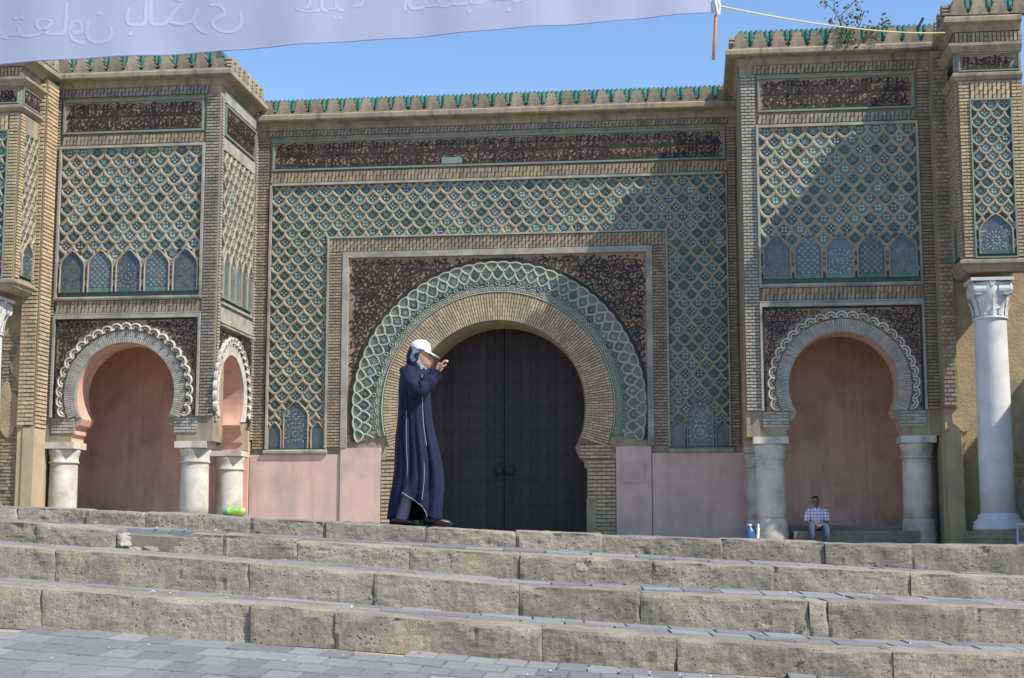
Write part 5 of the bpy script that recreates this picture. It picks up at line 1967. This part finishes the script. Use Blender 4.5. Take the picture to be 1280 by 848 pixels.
mb.tube([bpt(1, 1.0) + Vector((.03, 0, 0)), bpt(1, .05) + Vector((.03, 0, 0)), pp + Vector((-.005, 0, -.35)), pp + Vector((-.03, 0, -.66))], [.022, .022, .023, .021], 12)
mb.build('pole', ['wood'], ban, smooth=True)
mb = MB()
for k in range(5):
    a = k * 1.25
    q = pp + Vector((.03, 0, .10))
    mb.tube([q + Vector((.03 * cos(a), .03 * sin(a), .10)), q + Vector((.045 * cos(a + .6), .045 * sin(a + .6), 0)), q + Vector((.03 * cos(a + 1.2), .03 * sin(a + 1.2), -.13))], [.014, .02, .012], 7)
mb.build('knot', ['white'], ban)
e = l2w(11.06, -5.8, 13.42)
st = pp + Vector((.045, 0, .10))
rp = [st.lerp(e, t) + Vector((0, 0, -.25 * 4 * t * (1 - t) * .5)) for t in [k / 30 for k in range(31)]]
mb = MB()
mb.tube(rp, .013, 6)
rope = mb.build('rope', ['rope'], origin=tuple(e))
tag(rope, 'thin yellow rope tying the banner pole to the right pavilion', 'rope')

# ---------------------------------------------------------------- small things
# crushed drink can on the top step
M['can_g'] = mat('can_green', (.12, .50, .10), (.55, .62, .08), ns=22, rough=.3, spec=.5)
M['can_b'] = mat('can_blue', (.08, .32, .5), rough=.3, spec=.5)
M['alu'] = mat('bare_metal', (.6, .6, .6), rough=.3)
cx_, cy_ = -2.54, 13.99
can = thing('drink_can', 'green and yellow drink can lying on the edge of the top step', 'can', world=(cx_, cy_, ctop(4, cx_) + .012), rz=-.05)
def can_part(name, x0, x1, mt, r0=.036):
    mb = MB()
    rows = []
    for j in range(9):
        t = j / 8
        x = x0 + (x1 - x0) * t
        row = []
        for q in range(20):
            a = 2 * pi * q / 20
            r = r0 * (1 - .12 * noise.noise(Vector((x * 22, cos(a), sin(a)))))
            row.append((x, r * cos(a), .037 + r * sin(a)))
        rows.append(row)
    mb.rings(rows)
    mb.build(name, [mt], can, smooth=True)
can_part('body', -.075, .085, 'can_g')
can_part('end_band', -.098, -.076, 'can_b', .0345)
can_part('lid', .086, .098, 'alu', .031)
# blue jug and white bottle beside the right bastion's first column
M['blue_pl'] = mat('blue_plastic', (.05, .11, .30), (.04, .09, .25), rough=.4, spec=.5)
jp = l2w(6.30, -4.0, STREET + .1)
jug = thing('water_jug', 'blue plastic jug standing at the foot of the right bastion', 'jug', world=jp)
mb = MB()
mb.lathe(0, 0, [(.10, -.1), (.12, .02), (.125, .30), (.11, .38), (.05, .44), (.045, .48)], 20)
mb.build('body', 'blue_pl', jug, smooth=True)
mb = MB()
mb.lathe(0, 0, [(.05, .48), (.05, .51), (.02, .52)], 14)
mb.build('cap', 'white', jug)
mb = MB()
mb.tube([(.05, 0, .42), (.11, 0, .46), (.15, 0, .38), (.12, 0, .26)], .016, 8)
mb.build('handle', 'blue_pl', jug, smooth=True)
bp_ = l2w(6.47, -4.05, STREET + .1)
bot = thing('plastic_bottle', 'white plastic bottle leaning beside the blue jug', 'bottle', world=bp_)
mb = MB()
mb.tube([(0, 0, 0), (.0, 0, .05), (.02, 0, .3), (.03, 0, .42), (.035, 0, .5), (.036, 0, .53)], [.03, .038, .038, .035, .018, .016], 14)
mb.build('body', 'white', bot, smooth=True)
mb = MB()
mb.tube([(.036, 0, .535), (.037, 0, .56)], [.02, .018], 10)
mb.build('cap', 'blue_pl', bot)
# pale crowd railing at the right edge
rl = thing('railing', 'low pale metal railing at the right edge by the column', 'railing', base=(12.35, -6.8, STREET))
fR = Front(-6.8)
for nm, a0, a1, z0, z1 in (('post', 12.02, 12.06, 1.2, 1.82), ('post', 12.9, 12.94, 1.2, 1.82), ('rail', 12.06, 12.9, 1.77, 1.81), ('rail', 12.06, 12.9, 1.36, 1.40), ('bar', 12.30, 12.325, 1.40, 1.77), ('bar', 12.6, 12.625, 1.40, 1.77)):
    mb = MB(fR)
    mb.box(a0, a1, z0, z1, -.02, .02, back=True)
    mb.build(nm, 'iron_w', rl)
# surveillance camera on the left bastion's roof corner
cc = thing('security_camera', 'small security camera on a bracket at the left bastion roof corner', 'camera', base=(-7.35, -3.6, 14.3))
mb = MB()
mb.tube([(-7.62, -3.55, 14.0), (-7.62, -3.55, 14.42)], .022, 8)
mb.build('post', 'iron_w', cc)
mb = MB()
mb.tube([(-7.62, -3.55, 14.36), (-7.3, -3.7, 14.38), (-6.95, -3.75, 14.43)], .022, 8)
mb.build('bracket', 'iron', cc)
mb = MB(Front(-3.75))
mb.box(-7.32, -7.16, 14.36, 14.47, -.1, .08, back=True)
mb.build('housing', 'white', cc)
mb = MB()
mb.tube([(-6.96, -3.75, 14.40), (-6.86, -3.75, 14.44)], [.07, .06], 12)
mb.build('lens', 'iron', cc)
# black rod on the right bastion's roof
mb = MB()
mb.tube([l2w(10.86, -3.4, 14.1), l2w(10.72, -3.45, 14.2), l2w(10.95, -3.4, 14.62)], .035, 8)
rod = mb.build('roof_rod', ['iron'], origin=tuple(l2w(10.8, -3.4, 14.1)))
tag(rod, 'short black rod slanting up from the right bastion roof near the pavilion', 'rod')
# weed growing on the right bastion's parapet
M['stem'] = mat('weed_stem', (.16, .13, .08), (.11, .09, .06), rough=.9)
M['leaf'] = mat('weed_leaf', (.085, .12, .035), (.12, .15, .05), ns=20, rough=.6, isl=.4)
wd = thing('weed', 'straggly weed growing from the parapet of the right bastion', 'plant', base=(9.0, -3.72, 13.9))
ms, mlf = MB(), MB()
rr = random.Random(4)
def leafy(p, n, spread, size):
    for _ in range(n):
        c = Vector(p) + Vector((rr.gauss(0, spread), rr.gauss(0, spread * .7), rr.gauss(0, spread)))
        a, b_ = Vector((rr.uniform(-1, 1), rr.uniform(-1, 1), rr.uniform(-1, 1))).normalized(), Vector((rr.uniform(-1, 1), rr.uniform(-1, 1), rr.uniform(-1, 1))).normalized()
        s_ = size * rr.uniform(.6, 1.2)
        i = [len(mlf.v) + q for q in range(4)]
        for q in (a * s_, b_ * s_ * .6, -a * s_, -b_ * s_ * .6):
            mlf.v.append(tuple(c + q))
        mlf.F(i)
B0 = (9.0, -3.76, 13.85)
BR_ = [((9.0, 13.9), (8.85, 14.35), (8.72, 14.75), (8.45, 15.0)), ((8.86, 14.4), (8.7, 14.8), (8.72, 15.1)), ((8.8, 14.6), (9.05, 14.85), (9.2, 15.0), (9.3, 14.95)), ((8.95, 14.1), (8.62, 14.5)),
       ((9.05, 13.95), (9.3, 14.35), (9.42, 14.7)), ((9.3, 14.35), (9.2, 14.6)), ((9.4, 13.95), (9.75, 14.35), (10.0, 14.4)), ((9.3, 13.9), (9.6, 14.3))]
for br__ in BR_:
    pts = smoothed([(x, -3.76 + rr.uniform(-.06, .06), z) for x, z in br__], 8)
    ms.tube(pts, [.016 * (1 - .07 * k) for k in range(8)], 5)
    leafy(pts[-1], 14, .07, .06)
    for p in pts[3:-1]:
        if rr.random() < .4:
            leafy(p, 3, .05, .045)
leafy((9.0, -3.78, 14.5), 34, .13, .065)
leafy((9.92, -3.78, 14.38), 26, .11, .055)
leafy((9.0, -3.85, 14.1), 110, .2, .06)
leafy((8.92, -3.88, 13.9), 40, .15, .045)
leafy((9.75, -3.85, 14.12), 26, .10, .05)
ms.build('stem', 'stem', wd)
mlf.build('foliage', 'leaf', wd, kind='stuff')
